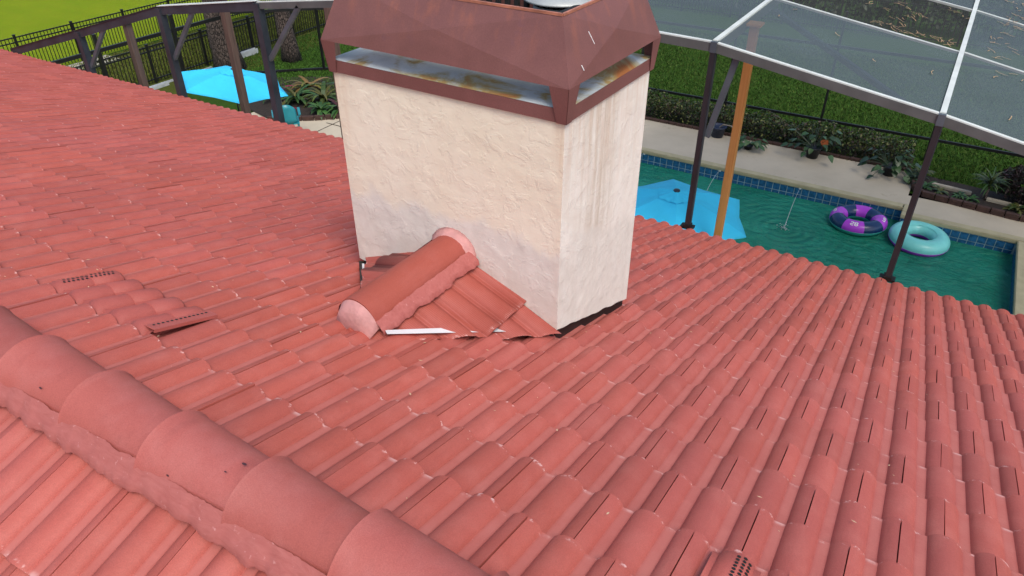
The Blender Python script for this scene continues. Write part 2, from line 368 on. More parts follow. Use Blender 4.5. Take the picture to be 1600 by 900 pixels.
cb.box(PX1-.025, PX1+.17, PY0, PYB-.025, G-.07, G+.012); cb.box(PX0-.17, PX0+.025, PY0, PYA-.025, G-.07, G+.012); cb.box(PX0-.17, PX1+.17, PY0-.17, PY0, G-.07, G+.012)
o = cb.obj('coping', COPE, pool)
bm = bmesh.new(); bm.from_mesh(o.data); bmesh.ops.bevel(bm, geom=[e for e in bm.edges], offset=.012, segments=2, affect='EDGES'); bm.to_mesh(o.data); bm.free()
wme = MB(); wme.add([(PX0, PY0, WZ), (PX1, PY0, WZ), (PX1, PYB, WZ), (PXS, PYB, WZ), (PXS, PYA, WZ), (PX0, PYA, WZ)], [(0, 1, 2, 3, 4, 5)])
o = wme.obj('water', WATER); tag(o, 'rippled teal green pool water', None, None, 'structure')
# grass blades
def grass(name, x0, x1, y0, y1, n, hgt, cols, label, z=G-.03):
    c = np.stack([rng.uniform(x0, x1, n), rng.uniform(y0, y1, n), np.full(n, z)], 1); a = rng.uniform(0, 2*np.pi, n); h = hgt*rng.uniform(.5, 1.3, n); wd = rng.uniform(.006, .012, n)*hgt/.04
    d = np.stack([np.cos(a), np.sin(a), np.zeros(n)], 1)*wd[:, None]; tip = np.stack([rng.normal(0, .5, n)*h, rng.normal(0, .5, n)*h, h], 1)
    V = np.stack([c-d, c+d, c+tip], 1).reshape(-1, 3)
    k = rng.uniform(.6, 1.25, n)[:, None]*np.asarray(cols)[rng.integers(0, len(cols), n)]; C4 = np.repeat(np.concatenate([k, np.ones((n, 1))], 1), 3, 0)
    o = link(name, fast_mesh(name, V, 3, BLADE, C4)); tag(o, label, 'grass', None, 'stuff')
grass('grass', -9, 5, 16.2, 25, 95000, .06, [(.032, .088, .010), (.045, .108, .012), (.025, .065, .009), (.07, .11, .02)], 'short dark green grass beyond the pool hedge')
grass('grass', -19.6, -10, 12.5, 22, 60000, .06, [(.045, .12, .014), (.065, .15, .018), (.04, .09, .012)], 'dark green grass around the tree trunks')
grass('grass', -23.4, -19.75, 8, 24, 32000, .07, [(.09, .13, .016), (.13, .16, .02), (.10, .10, .03)], 'olive grass between the two black fences')

# ================================================================== HOUSE
W2 = .31; PT = .155; EX = .3367; X0 = -.134; W0 = 1.1529
house = empty('house', (0, 0, G), 'house with salmon red concrete tile roof and cream stucco chimney', 'house')
HM = Matrix.Translation((0, 0, -G))            # children are given in world coordinates
def hpart(o, parent=None):
    o.parent = parent or house
    if parent is None: o.matrix_parent_inverse = HM
    return o
EAVE = 6.78; RX0, RX1 = -19.5, 4.2
def rp(x, wv, h, side=1): return Vector((x, side*(math.cos(SL)*wv+math.sin(SL)*h), -math.sin(SL)*wv+math.cos(SL)*h))
b = MB()
for sd_ in (1, -1):
    b.add([rp(RX0, 0, -.075, sd_), rp(RX1, 0, -.075, sd_), rp(RX1, EAVE-.05, -.075, sd_), rp(RX0, EAVE-.05, -.075, sd_), rp(RX0, 0, -.20, sd_), rp(RX1, 0, -.20, sd_), rp(RX1, EAVE-.05, -.20, sd_), rp(RX0, EAVE-.05, -.20, sd_)],
          [(0, 1, 2, 3), (7, 6, 5, 4), (0, 4, 5, 1), (1, 5, 6, 2), (2, 6, 7, 3), (3, 7, 4, 0)])
roof = b.obj('roof', UNDER); hpart(roof)
b = MB(); b.box(RX0+.5, RX1-.5, -5.8, 5.8, G+.001, -2.35); wall = b.obj('wall', HOUSEW); hpart(wall)
b = MB(); ye = rp(0, EAVE, -.1).y
b.box(RX0, RX1, ye-.10, ye-.075, -2.62, -2.43); b.box(RX0, RX1, -ye+.075, -ye+.10, -2.62, -2.43); hpart(b.obj('fascia', HOUSEW))

# villa profile, crown to crown; z = 0 is the crown at the butt
RR, HH = .0570, .030
def hroll(d): d = min(1, abs(d)/RR); return -HH+HH*(max(0, 1-d**2.1))**.70
def profile_segs(lo, hi, centres, n_roll=8):
    """strips (roll, pan, roll ...) between lo and hi; strips share no vertices so the pan edges stay crisp"""
    segs = []; cut = sorted({lo, hi, *[q for c in centres for q in (c-RR, c+RR) if lo < q < hi]})
    for a, b_ in zip(cut[:-1], cut[1:]):
        m_ = (a+b_)/2; c = min(centres, key=lambda q: abs(q-m_))
        if abs(m_-c) < RR:
            full = (b_-a) > RR*1.5; n = n_roll if full else n_roll//2
            xs = [a+(b_-a)*(.5-.5*math.cos(math.pi*k/n)) for k in range(n+1)] if full else [(a+(b_-a)*math.sin(math.pi/2*k/n)) if c <= a+.01 else (b_-(b_-a)*math.sin(math.pi/2*(n-k)/n)) for k in range(n+1)]
            segs.append([(x, hroll(x-c)) for x in xs])
        else: segs.append([(a, -HH), (b_, -HH)])
    return segs
def profile(period_w, gap=.0022, n_roll=8):
    out = []
    for sg in profile_segs(gap, period_w-gap, [k*PT for k in range(int(round(period_w/PT))+1)], n_roll): out += sg if not out else sg[1:]
    return out
def tile_geo(wd=W2, L=EX, lap=.045, tilt=.030, th=.018, gap=.0022):
    segs = profile_segs(gap, wd-gap, [0, PT, 2*PT]); V = []; F = []; UV = []; sl = tilt/L
    for sg in segs:
        m0 = len(V); n = len(sg)
        for y in (-lap, L):
            for x, h in sg: V.append((x, y, h-(L-y)*sl)); UV.append((x/wd, max(0, y/L)))
        for i in range(n-1): F.append((m0+i, m0+i+1, m0+n+i+1, m0+n+i))
    nt_ = len(F)
    for sg in segs:
        m0 = len(V); n = len(sg)                                # butt face
        for x, h in sg: V.append((x, L+.0005, h)); UV.append((x/wd, 1.0))
        for x, h in sg: V.append((x, L-.004, h-th)); UV.append((x/wd, .9))
        for i in range(n-1): F.append((m0+i, m0+i+1, m0+n+i+1, m0+n+i))
    for x in (gap, wd-gap):                                     # side lips
        h = hroll(gap); k = len(V); V += [(x, -lap, h-(L+lap)*sl), (x, L, h), (x, L, h-.03), (x, -lap, h-(L+lap)*sl-.03)]; UV += [(.5, .5)]*4
        F.append((k, k+1, k+2, k+3))
    return V, F, UV, nt_
TV, TF, TUV, TN = tile_geo()
def tile_mesh(name, mat, geo=None):
    V, F, UV, n = geo or (TV, TF, TUV, TN); me = mesh(name, V, F, mat, uv=UV); sm = [i < n for i in range(len(me.polygons))]; me.polygons.foreach_set('use_smooth', sm); return me
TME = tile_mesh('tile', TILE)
CH0 = Vector((-1.456, 2.001, 0)); CHR = -.032; CHW, CHD, CHT = 1.467, .962, .518
def in_chimney(x, y):
    d = Vector((x-CH0.x, y-CH0.y)); c, s_ = math.cos(CHR), math.sin(CHR); lx = d.x*c+d.y*s_; ly = -d.x*s_+d.y*c
    return -CHW < lx < 0 and 0 < ly < CHD
VENTS = [(-3.42, -2.62, -2, 1), (-.30, .10, -2, 2)]
tiles = []
def proj(p):
    d = p-CAM; k = d.dot(fwd)
    if k < .1: return None
    return 800+1142.36*d.dot(rt)/k, 450-1142.36*d.dot(up)/k, k
for j in range(-2, 18):
    butt = W0+EX*j; off = X0+(PT if j % 2 else 0)
    if j == 17: butt = EAVE
    m0 = int(math.floor((RX0-off)/W2)); m1 = int(math.ceil((RX1-off)/W2))
    for m_ in range(m0, m1):
        x = off+m_*W2; ctr = rp(x+W2/2, butt-EX/2, 0)
        cs = [rp(x+a*W2, butt-EX*b_, 0) for a in (.02, .98) for b_ in (0, .97)]
        if all(in_chimney(c.x, c.y) for c in cs): continue
        tiles.append((x, butt-EX, 1, ctr))
for j in range(0, 19):
    butt = .535+EX*j; off = -.02+(PT if j % 2 else 0)
    for m_ in range(-62, 14):
        x = off+m_*W2; tiles.append((x, butt-EX, -1, rp(x+W2/2, butt-EX/2, 0, -1)))
def tile_matrix(x, wv, side, jit=True):
    r1, r2, r3 = (random.uniform(-1, 1) for _ in range(3)) if jit else (0, 0, 0)
    if side == 1:
        Mx = Matrix.Translation(rp(x+.0012*r1, wv+.004*r2,   .0035*r3)) @ Matrix.Rotation(-SL, 4, 'X')
    else:
        Mx = Matrix.Translation(rp(x+W2+.0012*r1, wv+.004*r2, .0022*r3, -1)) @ Matrix.Rotation(math.pi, 4, 'Z') @ Matrix.Rotation(-SL, 4, 'X')
    return Mx @ Matrix.Rotation(.006*r1, 4, 'Z') @ Matrix.Rotation(.006*r2, 4, 'Y')
ranked = []
for t in tiles:
    q = proj(t[3]); vis = q and -60 < q[0] < 1660 and -60 < q[1] < 960
    if vis and t[2] == -1 and t[1] > 1.2: vis = False
    ranked.append((q[2] if vis else 1e3+abs(t[0]), t))
ranked.sort(key=lambda a: a[0])
for dpt, t in ranked[:300]:
    o = link('tile', TME, roof); o.matrix_local = tile_matrix(*t[:3])
TVn = np.array(TV); rest = ranked[300:]
RV = []; RF = []; RUV = []; RA = []; RS = []
for i, (dpt, t) in enumerate(rest):
    mx = np.array(tile_matrix(*t[:3])); v = TVn @ mx[:3, :3].T + mx[:3, 3]; k = i*len(TV)
    RV.append(v); RF += [tuple(a+k for a in f) for f in TF]; RUV += TUV; RA += [random.random()]*len(TV)
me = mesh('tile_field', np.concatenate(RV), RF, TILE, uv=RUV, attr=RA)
me.polygons.foreach_set('use_smooth', [i < TN for i in range(len(TF))]*len(rest))
o = link('tile_field', me, roof); tag(o, None, None, None, 'stuff')

# ridge tiles: tapered barrels, the right one lapping the left one
def barrel(L, r0, r1, zc, th=.016, seg=16, a0=-1.62, flare=.006):
    V = []; F = []; ys = [0, .012, L*.5, L]
    for i, x in enumerate(ys):
        r_ = r0+(r1-r0)*x/L + (flare if i == 0 else 0)
        for k in range(seg+1):
            t = a0*(1-2*k/seg); V.append((x, math.sin(t)*r_, zc+math.cos(t)*r_*.92))
    n = seg+1
    for i in range(len(ys)-1):
        for k in range(seg): F.append((i*n+k, (i+1)*n+k, (i+1)*n+k+1, i*n+k+1))
    m0 = len(V); r_ = r0+flare
    for k in range(n):
        t = a0*(1-2*k/seg); V.append((0, math.sin(t)*r_, zc+math.cos(t)*r_*.92)); 
    for k in range(n):
        t = a0*(1-2*k/seg); V.append((0, math.sin(t)*(r_-th), zc+math.cos(t)*(r_-th)*.92))
    for k in range(seg): F.append((m0+k, m0+k+1, m0+n+k+1, m0+n+k))
    return V, F
RL = .405
bv, bf = barrel(RL+.05, .146, .120, -.052, flare=.005)
RME = mesh('ridge_tile', bv, bf, RIDGE, smooth=True)
RME.polygons.foreach_set('use_smooth', [i < 48 for i in range(len(bf))])
for k in range(-44, 12):
    x = -1.86+k*RL
    o = link('ridge_tile', RME, roof); o.location = (x, random.uniform(-.003, .003), random.uniform(-.003, .003)); o.rotation_euler = (random.uniform(-.02, .02), 0.012, random.uniform(-.01, .01))
def mortar_strip(name, P0, P1, out0, wmin, wmax, nrm, mat, parent, n=90, seed=0, thick=.02):
    """ragged mortar fillet along P0-P1, spreading along out0"""
    V = []; F = []; P0, P1, out0, nrm = Vector(P0), Vector(P1), Vector(out0), Vector(nrm); d = P1-P0; m_ = 5
    for i in range(n+1):
        t = i/n; p = P0+d*t; L = d.length*t
        wv = wmin+(wmax-wmin)*(.5+.5*mnoise.noise((L*3.1, seed, 0)))+.35*(wmax-wmin)*mnoise.noise((L*13, seed, 3))+.12*(wmax-wmin)*mnoise.noise((L*45, seed, 3))
        for k in range(m_+1):
            s_ = k/m_; h = thick*(1-s_)**1.5 + .006*mnoise.noise((L*18, s_*4, seed))*(1 if 0 < k < m_ else 0) + (-.022 if k == m_ else 0)
            V.append(p+out0*(wv*s_-(.006+.009*mnoise.noise((L*14, seed, 7))+.004*mnoise.noise((L*70, seed, 8)) if k == 0 else 0))+nrm*h)
    for i in range(n):
        for k in range(m_): F.append((i*(m_+1)+k, (i+1)*(m_+1)+k, (i+1)*(m_+1)+k+1, i*(m_+1)+k+1))
    return obj(name, V, F, mat, parent, smooth=True)
nb = Vector((0, -math.sin(SL), math.cos(SL))); evb = Vector((0, -math.cos(SL), -math.sin(SL)))
mortar_strip('ridge_mortar', rp(-6, .118, .02, -1), rp(1, .118, .02, -1), evb, .045, .10, nb, MORTAR, roof, 700, 1, .03)
mortar_strip('ridge_mortar', rp(-9, .10, .0), rp(1.5, .10, .0), EV, .03, .055, NV, MORTAR, roof, 420, 4, .03)
sb = MB(); sb.lathe([(0, .006), (.4, .005), (.8, .002), (1, -.003)], seg=8); SME = mesh('sealant_spot', sb.V, sb.F, SEAL, smooth=True)
def ridge_pt(x, t): r_ = .139; return Vector((x, math.sin(t)*r_, -.052+math.cos(t)*r_*.92)), Vector((0, math.sin(t), math.cos(t)))
for x, t, sz in ((-2.25, .1, .010), (-2.22, -.2, .006), (-2.19, .02, .005), (-1.50, .05, .009), (-1.53, -.3, .005), (-1.72, -1.0, .006), (-1.38, -.95, .007), (-1.10, -1.1, .006), (-2.42, -.75, .007), (-.95, -.9, .005)):
    p, n_ = ridge_pt(x, t); o = link('sealant_spot', SME, roof); o.location = p; o.rotation_euler = n_.to_track_quat('Z', 'Y').to_euler(); o.scale = (sz*1.1, sz*.5, sz*.6)

# flakes of leaf litter and paint on the tiles
FV = []
for _ in range(170):
    x, wv = random.uniform(-6, 1), random.uniform(.2, 5.5)
    c = rp(x, wv, .0015); a = random.uniform(0, 6.28); L = random.uniform(.004, .013); u_ = Vector((math.cos(a), math.sin(a)*math.cos(SL), -math.sin(a)*math.sin(SL))); v_ = NV.cross(u_)
    FV += [c-u_*L, c+v_*L*.35, c+u_*L, c-v_*L*.35]
o = link('leaf_litter', fast_mesh('leaf_litter', [tuple(v) for v in FV], 4, simple('leaf_flakes', (.62, .45, .28), .8, var=.3, scale=30))); tag(o, 'tiny pale flakes of leaf litter scattered over the roof tiles', 'leaf litter', None, 'stuff')
# tile vents
def roof_vent(x0, rolls, wv, L, flanges, lift=.013):
    """sheet-metal vent shaped like the tiles; x0 is its left pan"""
    wd = rolls*PT; segs = profile_segs(0, wd, [PT*(k+.5) for k in range(rolls)]); V = []; F = []; me_ = L*.5
    for sg in segs:
        n = len(sg)
        for rows in (((-.03, -.03), (.0, 0), (me_, 0)), ((me_-.004, -.004), (me_-.003, .005), (L-.01, .005), (L, 0), (L, -.03))):
            m0 = len(V)
            for y, e in rows:
                for x, h in sg: V.append((x, y, h+lift+e))
            for r_ in range(len(rows)-1):
                for i in range(n-1): F.append((m0+r_*n+i, m0+r_*n+i+1, m0+(r_+1)*n+i+1, m0+(r_+1)*n+i))
    o = obj('roof_vent', V, F, VENT, roof, smooth=True); o.location = rp(x0, wv, 0); o.rotation_euler = (-SL, 0, 0)
    hm = MB(); hm.lathe([(0, .0008), (.0062, .0008), (.0065, 0)], seg=8); HME = mesh('vent_hole', hm.V, hm.F, DARK)
    def hole(x, y, z, nn, par):
        h_ = link('vent_hole', HME, par); h_.location = Vector((x, y, z))+nn*.0022; h_.rotation_euler = nn.to_track_quat('Z', 'Y').to_euler()
    for spec in flanges:
        if spec[0] == 'roll':                                   # rows of holes punched in one roll
            _, c, ds, y0, y1 = spec
            for r_, d in enumerate(ds):
                nn = Vector((-(hroll(d+.002)-hroll(d-.002))/.004, 0, 1)).normalized(); z_ = hroll(d)+lift
                for k in range(12):
                    y = y0+(y1-y0)*(k+(.5 if r_ % 2 else 0))/12; hole(c+d, y, z_+(.005 if y > me_-.004 else 0), nn, o)
        else:
            _, a, b_, z_ = spec
            pb = MB(); pb.box(a, b_, -.012, L+.012, z_-.004, z_); pb.box(b_-.004, b_+.001, -.012, L+.012, z_-.016, z_-.001); p_ = pb.obj('perforated_flange', VENT, o)
            for k in range(13): hole(a+.022, .018+(L-.036)*k/12, z_-.001, Vector((0, 0, 1)), p_)
roof_vent(X0-PT*21.5, 5, .52, .31, (('roll', PT*.5, (-.027, -.004, .019), .02, .29), ('flange', 5*PT-.03, 5*PT+.038, .006)), .008)
roof_vent(X0-PT*.5, 1, .44, .34, (('roll', PT*.5, (.004, .024, .041), .10, .33),), .008)

# ------------------------------------------------------------------ chimney
tanS = math.tan(SL)
CHM = Matrix.Translation(CH0) @ Matrix.Rotation(CHR, 4, 'Z')
def zroof(lx, ly, dz): p = CHM @ Vector((lx, ly, 0)); return -p.y*tanS+dz
V = []; F = []
def grid_face(f, nu, nv):
    m0 = len(V)
    for i in range(nu+1):
        for j in range(nv+1): V.append(f(i/nu, j/nv))
    for i in range(nu):
        for j in range(nv): F.append((m0+i*(nv+1)+j, m0+(i+1)*(nv+1)+j, m0+(i+1)*(nv+1)+j+1, m0+i*(nv+1)+j+1))
def wallp(lx, ly, t, ox, oy):
    z0 = zroof(lx, ly, .028); z_ = z0+(CHT-z0)*t; q = (lx*3.2, ly*3.2, z_*3.2)
    d = .0028*mnoise.fractal((q[0]*1.1, q[1]*1.1, q[2]*1.1), 1, 2, 4) + .0022*max(0, mnoise.noise((q[0]*3.4, q[1]*3.4, q[2]*4)))
    edge = min(1, min(abs(lx), abs(lx+CHW)) / .02) if oy else min(1, min(abs(ly), abs(ly-CHD))/.02)
    d *= edge
    if t == 0: z_ += .008*mnoise.noise((lx*9, ly*9, 0))
    return (lx+ox*d, ly+oy*d, z_)
grid_face(lambda u, v: wallp(-CHW+CHW*u, 0, v, 0, -1), 130, 110)
grid_face(lambda u, v: wallp(0, CHD*u, v, 1, 0), 90, 110)
grid_face(lambda u, v: wallp(-CHW*u, CHD, v, 0, 1), 20, 20)
grid_face(lambda u, v: wallp(-CHW, CHD-CHD*u, v, -1, 0), 20, 20)
chimney = obj('chimney', V, F, STUCCO, smooth=True); hpart(chimney); chimney.matrix_basis = CHM
tag(chimney, 'cream stucco chimney with grey base and brown metal rain cap')
b = MB(); i_ = .018
cs = [(-CHW+i_, i_), (-i_, i_), (-i_, CHD-i_), (-CHW+i_, CHD-i_)]
b.add([(x, y, zroof(x, y, -.12)) for x, y in cs]+[(x, y, zroof(x, y, .06)) for x, y in cs], BOXF); b.obj('base_flashing', DARK, chimney)
# band
BO = .012; b = MB(); z0, z1 = .500, .566
b.box(-CHW-BO, BO, -BO, -.002, z0, z1); b.box(-CHW-BO, BO, CHD+.002, CHD+BO, z0, z1); b.box(.002, BO, -.002, CHD+.002, z0, z1); b.box(-CHW-BO, -CHW-.002, -.002, CHD+.002, z0, z1)
b.obj('drip_band', CAPM, chimney)
b = MB(); b.add([(-CHW-.009, -.009, z1+.002), (.009, -.009, z1+.002), (.009, CHD+.009, z1+.002), (-CHW-.009, CHD+.009, z1+.002), (-CHW+.3, .3, z1+.03), (-.3, .3, z1+.03), (-.3, CHD-.3, z1+.03), (-CHW+.3, CHD-.3, z1+.03)],
            [(0, 1, 5, 4), (1, 2, 6, 5), (2, 3, 7, 6), (3, 0, 4, 7), (4, 5, 6, 7)]); b.obj('top_plate', GALV, chimney)
# skirt: cross-broken sheets, rolled top rim
def ring(off, z): return [Vector((-CHW-off, -off, z)), Vector((off, -off, z)), Vector((off, CHD+off, z)), Vector((-CHW-off, CHD+off, z))]
bo, to = ring(.032, .672), ring(-.070, .962); th = .005
b = MB()
for k in range(4):
    k2 = (k+1) % 4; q = [bo[k], bo[k2], to[k2], to[k]]; nn = (q[1]-q[0]).cross(q[3]-q[0]).normalized(); c = sum(q, Vector())/4+nn*.022
    for s_ in range(4): b.add([q[s_], q[(s_+1) % 4], c], [(0, 1, 2)])
    qi = [p-nn*th for p in q]; b.add(qi, [(3, 2, 1, 0)])
    b.add([q[0], q[1], qi[1]+Vector((0, 0, .012)), qi[0]+Vector((0, 0, .012))], [(3, 2, 1, 0)])
cap = b.obj('rain_cap', CAPM, chimney)
b = MB()
for k in range(4): b.beam(to[k], to[(k+1) % 4], .012, .012)
RIM = simple('worn_rim', (.42, .16, .10), .5, 0, .3, 12); b.obj('cap_rim', RIM, chimney)
for cx, cy2, sx, sy in ((0, 0, -1, 1), (-CHW, 0, 1, 1), (0, CHD, -1, -1), (-CHW, CHD, 1, -1)):
    b = MB(); ox, oy = cx-sx*.033, cy2-sy*.033; lx_, ly_ = cx-sx*.0165, cy2-sy*.0165; zt, zl = .674, .499
    for ax in (0, 1):
        wt, wl = .105, .052
        if ax == 0: P = [(ox, oy, zt), (ox+sx*wt, oy, zt), (lx_+sx*wl, ly_, zl), (lx_, ly_, zl)]; tv = (0, sy*.003, 0)
        else: P = [(ox, oy, zt), (ox, oy+sy*wt, zt), (lx_, ly_+sy*wl, zl), (lx_, ly_, zl)]; tv = (sx*.003, 0, 0)
        b.add([Vector(p) for p in P]+[Vector(p)+Vector(tv) for p in P], BOXF)
    b.obj('cap_leg', CAPM, chimney)
b = MB()   # spark screen box inside the cap
for k in range(60):
    t = k/60; per = [(-CHW+.27, .27), (-.27, .27), (-.27, CHD-.27), (-CHW+.27, CHD-.27)]
    s4 = t*4; e = int(s4); f_ = s4-e; p0, p1 = per[e], per[(e+1) % 4]; x, y = p0[0]+(p1[0]-p0[0])*f_, p0[1]+(p1[1]-p0[1])*f_
    b.box(x-.012, x+.012, y-.012, y+.012, .59, .88)
b.box(-CHW+.275, -.275, .275, CHD-.275, .60, .80); b.obj('spark_screen', BLACKIN, chimney)
b = MB(); fc = (-.43, .70, -.015); b.lathe([(.15, .60), (.15, .86), (.145, .86), (.145, .62)], fc, 28); b.lathe([(.0, .925), (.12, .918), (.20, .895), (.203, .885), (.19, .885), (0, .90)], fc, 36)
b.obj('flue_pipe', simple('flue_metal', (.45, .48, .46), .45, .3, .15), chimney, smooth=True)
b = MB()
for y0, z0_, y1, z1_ in ((.235, .86, .262, .80), (.105, .745, .115, .72)):
    def sk(y, z): f_ = (z-.672)/.29; return Vector((.032-.102*f_+.011, y, z))
    b.beam(sk(y0, z0_), sk(y1, z1_), .004, .003, (1, 0, .35))
b.obj('paint_scratch', WHITE, chimney)

# ------------------------------------------------------------------ cricket (saddle) uphill of the chimney
RZ = -.405                                   # level ridge of the saddle (tile plane)
cA = CHM @ Vector((-.69, .0, 0)); cB = Vector((-2.205, 1.26, 0))
ridA = Vector((cA.x, cA.y, RZ)); ridB = Vector((cB.x, cB.y, RZ-.03))
cR = CHM @ Vector((-.01, -.0, 0)); cR.z = -cR.y*tanS+.03
cL = CHM @ Vector((-CHW+.01, -.0, 0)); cL.z = -cL.y*tanS+.03
cricket = obj('cricket', [ridA-Vector((0, 0, .05)), ridB-Vector((0, 0, .05)), cR-Vector((0, 0, .05)), cL-Vector((0, 0, .05))], [(0, 1, 2), (1, 0, 3)], UNDER); hpart(cricket)
def cricket_side(corner, sgn):
    yd = (ridB-ridA).normalized()                                   # uphill along the saddle ridge
    sl = corner-ridA; sl = (sl-yd*sl.dot(yd)).normalized()          # down the saddle slope
    nn = (yd.cross(sl) if sgn > 0 else sl.cross(yd)).normalized()
    if nn.z < 0: nn = -nn
    for course, (t0, t1) in enumerate(((.0, .52), (.47, .86))):
        bm = bmesh.new(); wdt = 6*PT; pf = profile(wdt, 0.0, 8); L = t1-t0; base = ridA-yd*(.03+.11*course)+sl*t0
        rows = []
        for yy, dz in ((0, -.006-.012*(course == 0)), (L, .020 if course == 0 else .004)):
            rows.append([bm.verts.new(base+yd*x+sl*yy+nn*(h*.75+dz+.018-.01*course)) for x, h in pf])
        low = [bm.verts.new(v.co-nn*.014) for v in rows[1]]
        for i in range(len(pf)-1):
            for a_, b_ in ((rows[0], rows[1]), (rows[1], low)): bm.faces.new((a_[i], a_[i+1], b_[i+1], b_[i]))
        def cut(co, no): bmesh.ops.bisect_plane(bm, geom=bm.verts[:]+bm.edges[:]+bm.faces[:], plane_co=co, plane_no=no, clear_outer=True)
        cut(ridA+Vector((0, -.001, 0)), (CHM.to_3x3() @ Vector((0, 1, 0))))                # chimney face
        Pa = ridB+sl*(.18 if sgn > 0 else -.03)+yd*.03; Pb = corner+sl*(.045 if sgn > 0 else -.05); vdir = (Pb-Pa).normalized(); vn = vdir.cross(nn)
        if vn.dot(ridA-ridB) > 0: vn = -vn
        cut(Pa, vn)
        for f in bm.faces: f.smooth = True
        me = bpy.data.meshes.new('tile'); bm.to_mesh(me); bm.free(); me.materials.append(CRTILE); me.uv_layers.new(name='UVMap'); link('tile', me, cricket)
    return sl, nn
slR, nR = cricket_side(cR, 1); slL, nL = cricket_side(cL, -1)
rd = (ridA-ridB).normalized()
bv, bf = barrel(.80, .127, .120, -.012, seg=18, a0=-1.5, flare=.0)
cc = obj('ridge_tile', bv, bf, CRCAP, cricket, smooth=True)
ang = math.atan2(rd.y, rd.x); cc.location = ridB+Vector((0, 0, .012)); cc.rotation_euler = (0, -math.atan2(rd.z, math.hypot(rd.x, rd.y)), ang)
# mortar: collar against the wall, end plug, skirt fillets
b = MB(); V = []; F = []; n_ = 24
for k in range(n_+1):
    t = -1.55+3.1*k/n_
    for q, (r_, dy) in enumerate(((.116, -.055-.012*mnoise.noise((k*.6, 0, 0))), (.136, -.03), (.160+.008*mnoise.noise((k*.9, 1, 0)), -.001), (.145, .0))):
        p = ridA+Vector((0, 0, -.005))-rd*(-dy); p = p+Vector((math.sin(t)*r_, 0, math.cos(t)*r_*.92)); V.append(p)
for k in range(n_):
    for q in range(3): F.append((k*4+q, k*4+q+1, (k+1)*4+q+1, (k+1)*4+q))
obj('mortar_collar', V, F, MORTAR2, cricket, smooth=True)
V = []; F = []
pd = Vector((-rd.y, rd.x, 0)).normalized()
for k in range(n_+1):
    t = -1.6+3.2*k/n_
    for q, (r_, a_) in enumerate(((.129, .02), (.131, -.004), (.118, -.05-.012*mnoise.noise((k*.5, 3, 0))), (.05, -.062), (.0, -.055))):
        V.append(ridB+rd*a_+pd*math.sin(t)*r_*(1.0)+Vector((0, 0, -.012+math.cos(t)*r_*.92-(.03 if q >= 2 else 0))))
for k in range(n_):
    for q in range(4): F.append((k*5+q, k*5+q+1, (k+1)*5+q+1, (k+1)*5+q))
obj('mortar_plug', V, F, MORTAR2, cricket, smooth=True)
mortar_strip('mortar_fillet', ridB-pd*.112+rd*.0+Vector((0, 0, .006)), ridA-pd*.115+Vector((0, 0, .014)), slR, .04, .10, nR, MORTAR, cricket, 200, 9, .03)
mortar_strip('mortar_fillet', ridB+pd*.125+Vector((0, 0, .005)), ridA+pd*.13+Vector((0, 0, .01)), slL, .02, .05, nL, MORTAR, cricket, 60, 12, .03)
def onroof(p, h): q = Vector((p.x, p.y, -p.y*tanS)); return q+NV*h
v0 = ridB+slR*.20; v1 = CHM @ Vector((-.09, -.03, 0)); vv = (v1-v0); sn = Vector((vv.y, -vv.x, 0)).normalized()
b = MB(); b.add([onroof(v0+sn*.012, .006), onroof(v1+sn*.024, .006), onroof(v1-sn*.05, .014), onroof(v0-sn*.03, .010)], [(0, 1, 2, 3)])
b.obj('valley_flashing', WHITEMET, cricket)
lw = CHM @ Vector((-CHW+.02, -.0, 0)); le = lw+Vector((.34, -.36, 0))
b = MB(); b.beam(onroof(lw, .004), onroof(le, .002), .045, .012, NV); b.obj('valley_gap', DARK, cricket)
b = MB(); b.beam(onroof(lw.lerp(le, .15), .014), onroof(le, .012), .014, .006, NV); b.obj('valley_flashing', WHITEMET, cricket)

# ================================================================== POOL CAGE
cage = empty('pool_cage', (-2.06, 6.42, G), 'bronze aluminium pool screen enclosure with domed roof, braced posts and torn-out panels', 'pool enclosure')
CM = Matrix.Translation((2.06, -6.42, -G))
def cpart(b, name, mat, smooth=False):
    o = b.obj(name, mat, cage, smooth); o.matrix_parent_inverse = CM; return o
PRX = [-15.72, -13.22, -10.77, -8.54, -6.35, -4.2, -2.06, .066, 2.2, 4.5, 7.0]
PRZ = [-2.30, -1.62, -.94, -.615, -.33, -.20, -.265, -.602, -1.02, -1.62, -2.3]
def pz(x): return float(np.interp(x, PRX, PRZ))
YN, YF = 6.43, 17.15
def post(x, y, z0, z1, wx, wy, mat, name='post'):
    b = MB(); b.box(x-wx/2, x+wx/2, y-wy/2, y+wy/2, z0, z1); return cpart(b, name, mat)
EZ = -2.34
for x, z in list(zip(PRX, PRZ))[1:-1]:
    left = x < -8
    post(x, YN, EZ if not left else EZ-.15, z-.02, .11 if left else .052, .11 if left else .075, SLATE if left else BRONZE)
    if not left:
        b = MB(); b.box(x-.075, x+.075, YN-.05, YN+.045, EZ-.02, EZ+.006); b.box(x-.04, x+.04, YN-.05, YN+.045, EZ+.006, EZ+.03); cpart(b, 'foot_bracket', BLACKF)
        post(x+.031, YN, EZ+.03, z-.10, .008, .05, SLATE, 'screen_track'); post(x, YN, z-.10, z+.005, .062, .085, BRACE, 'post_cap')
for (xa, za), (xb, zb_) in zip(list(zip(PRX, PRZ))[:-1], list(zip(PRX, PRZ))[1:]):
    left = xb < -8
    b = MB(); b.beam((xa, YN, za-.055), (xb, YN, zb_-.055), .07 if left else .05, .13 if left else .085); cpart(b, 'eave_beam', SLATE if left else BEAMF)
    b = MB(); b.beam((xa, YN+.005, za+.012 if left else za-.006), (xb, YN+.005, zb_+.012 if left else zb_-.006), .11 if left else .045, .008 if left else .012); cpart(b, 'beam_cap', SLATE if left and xb < -10 else PALE)
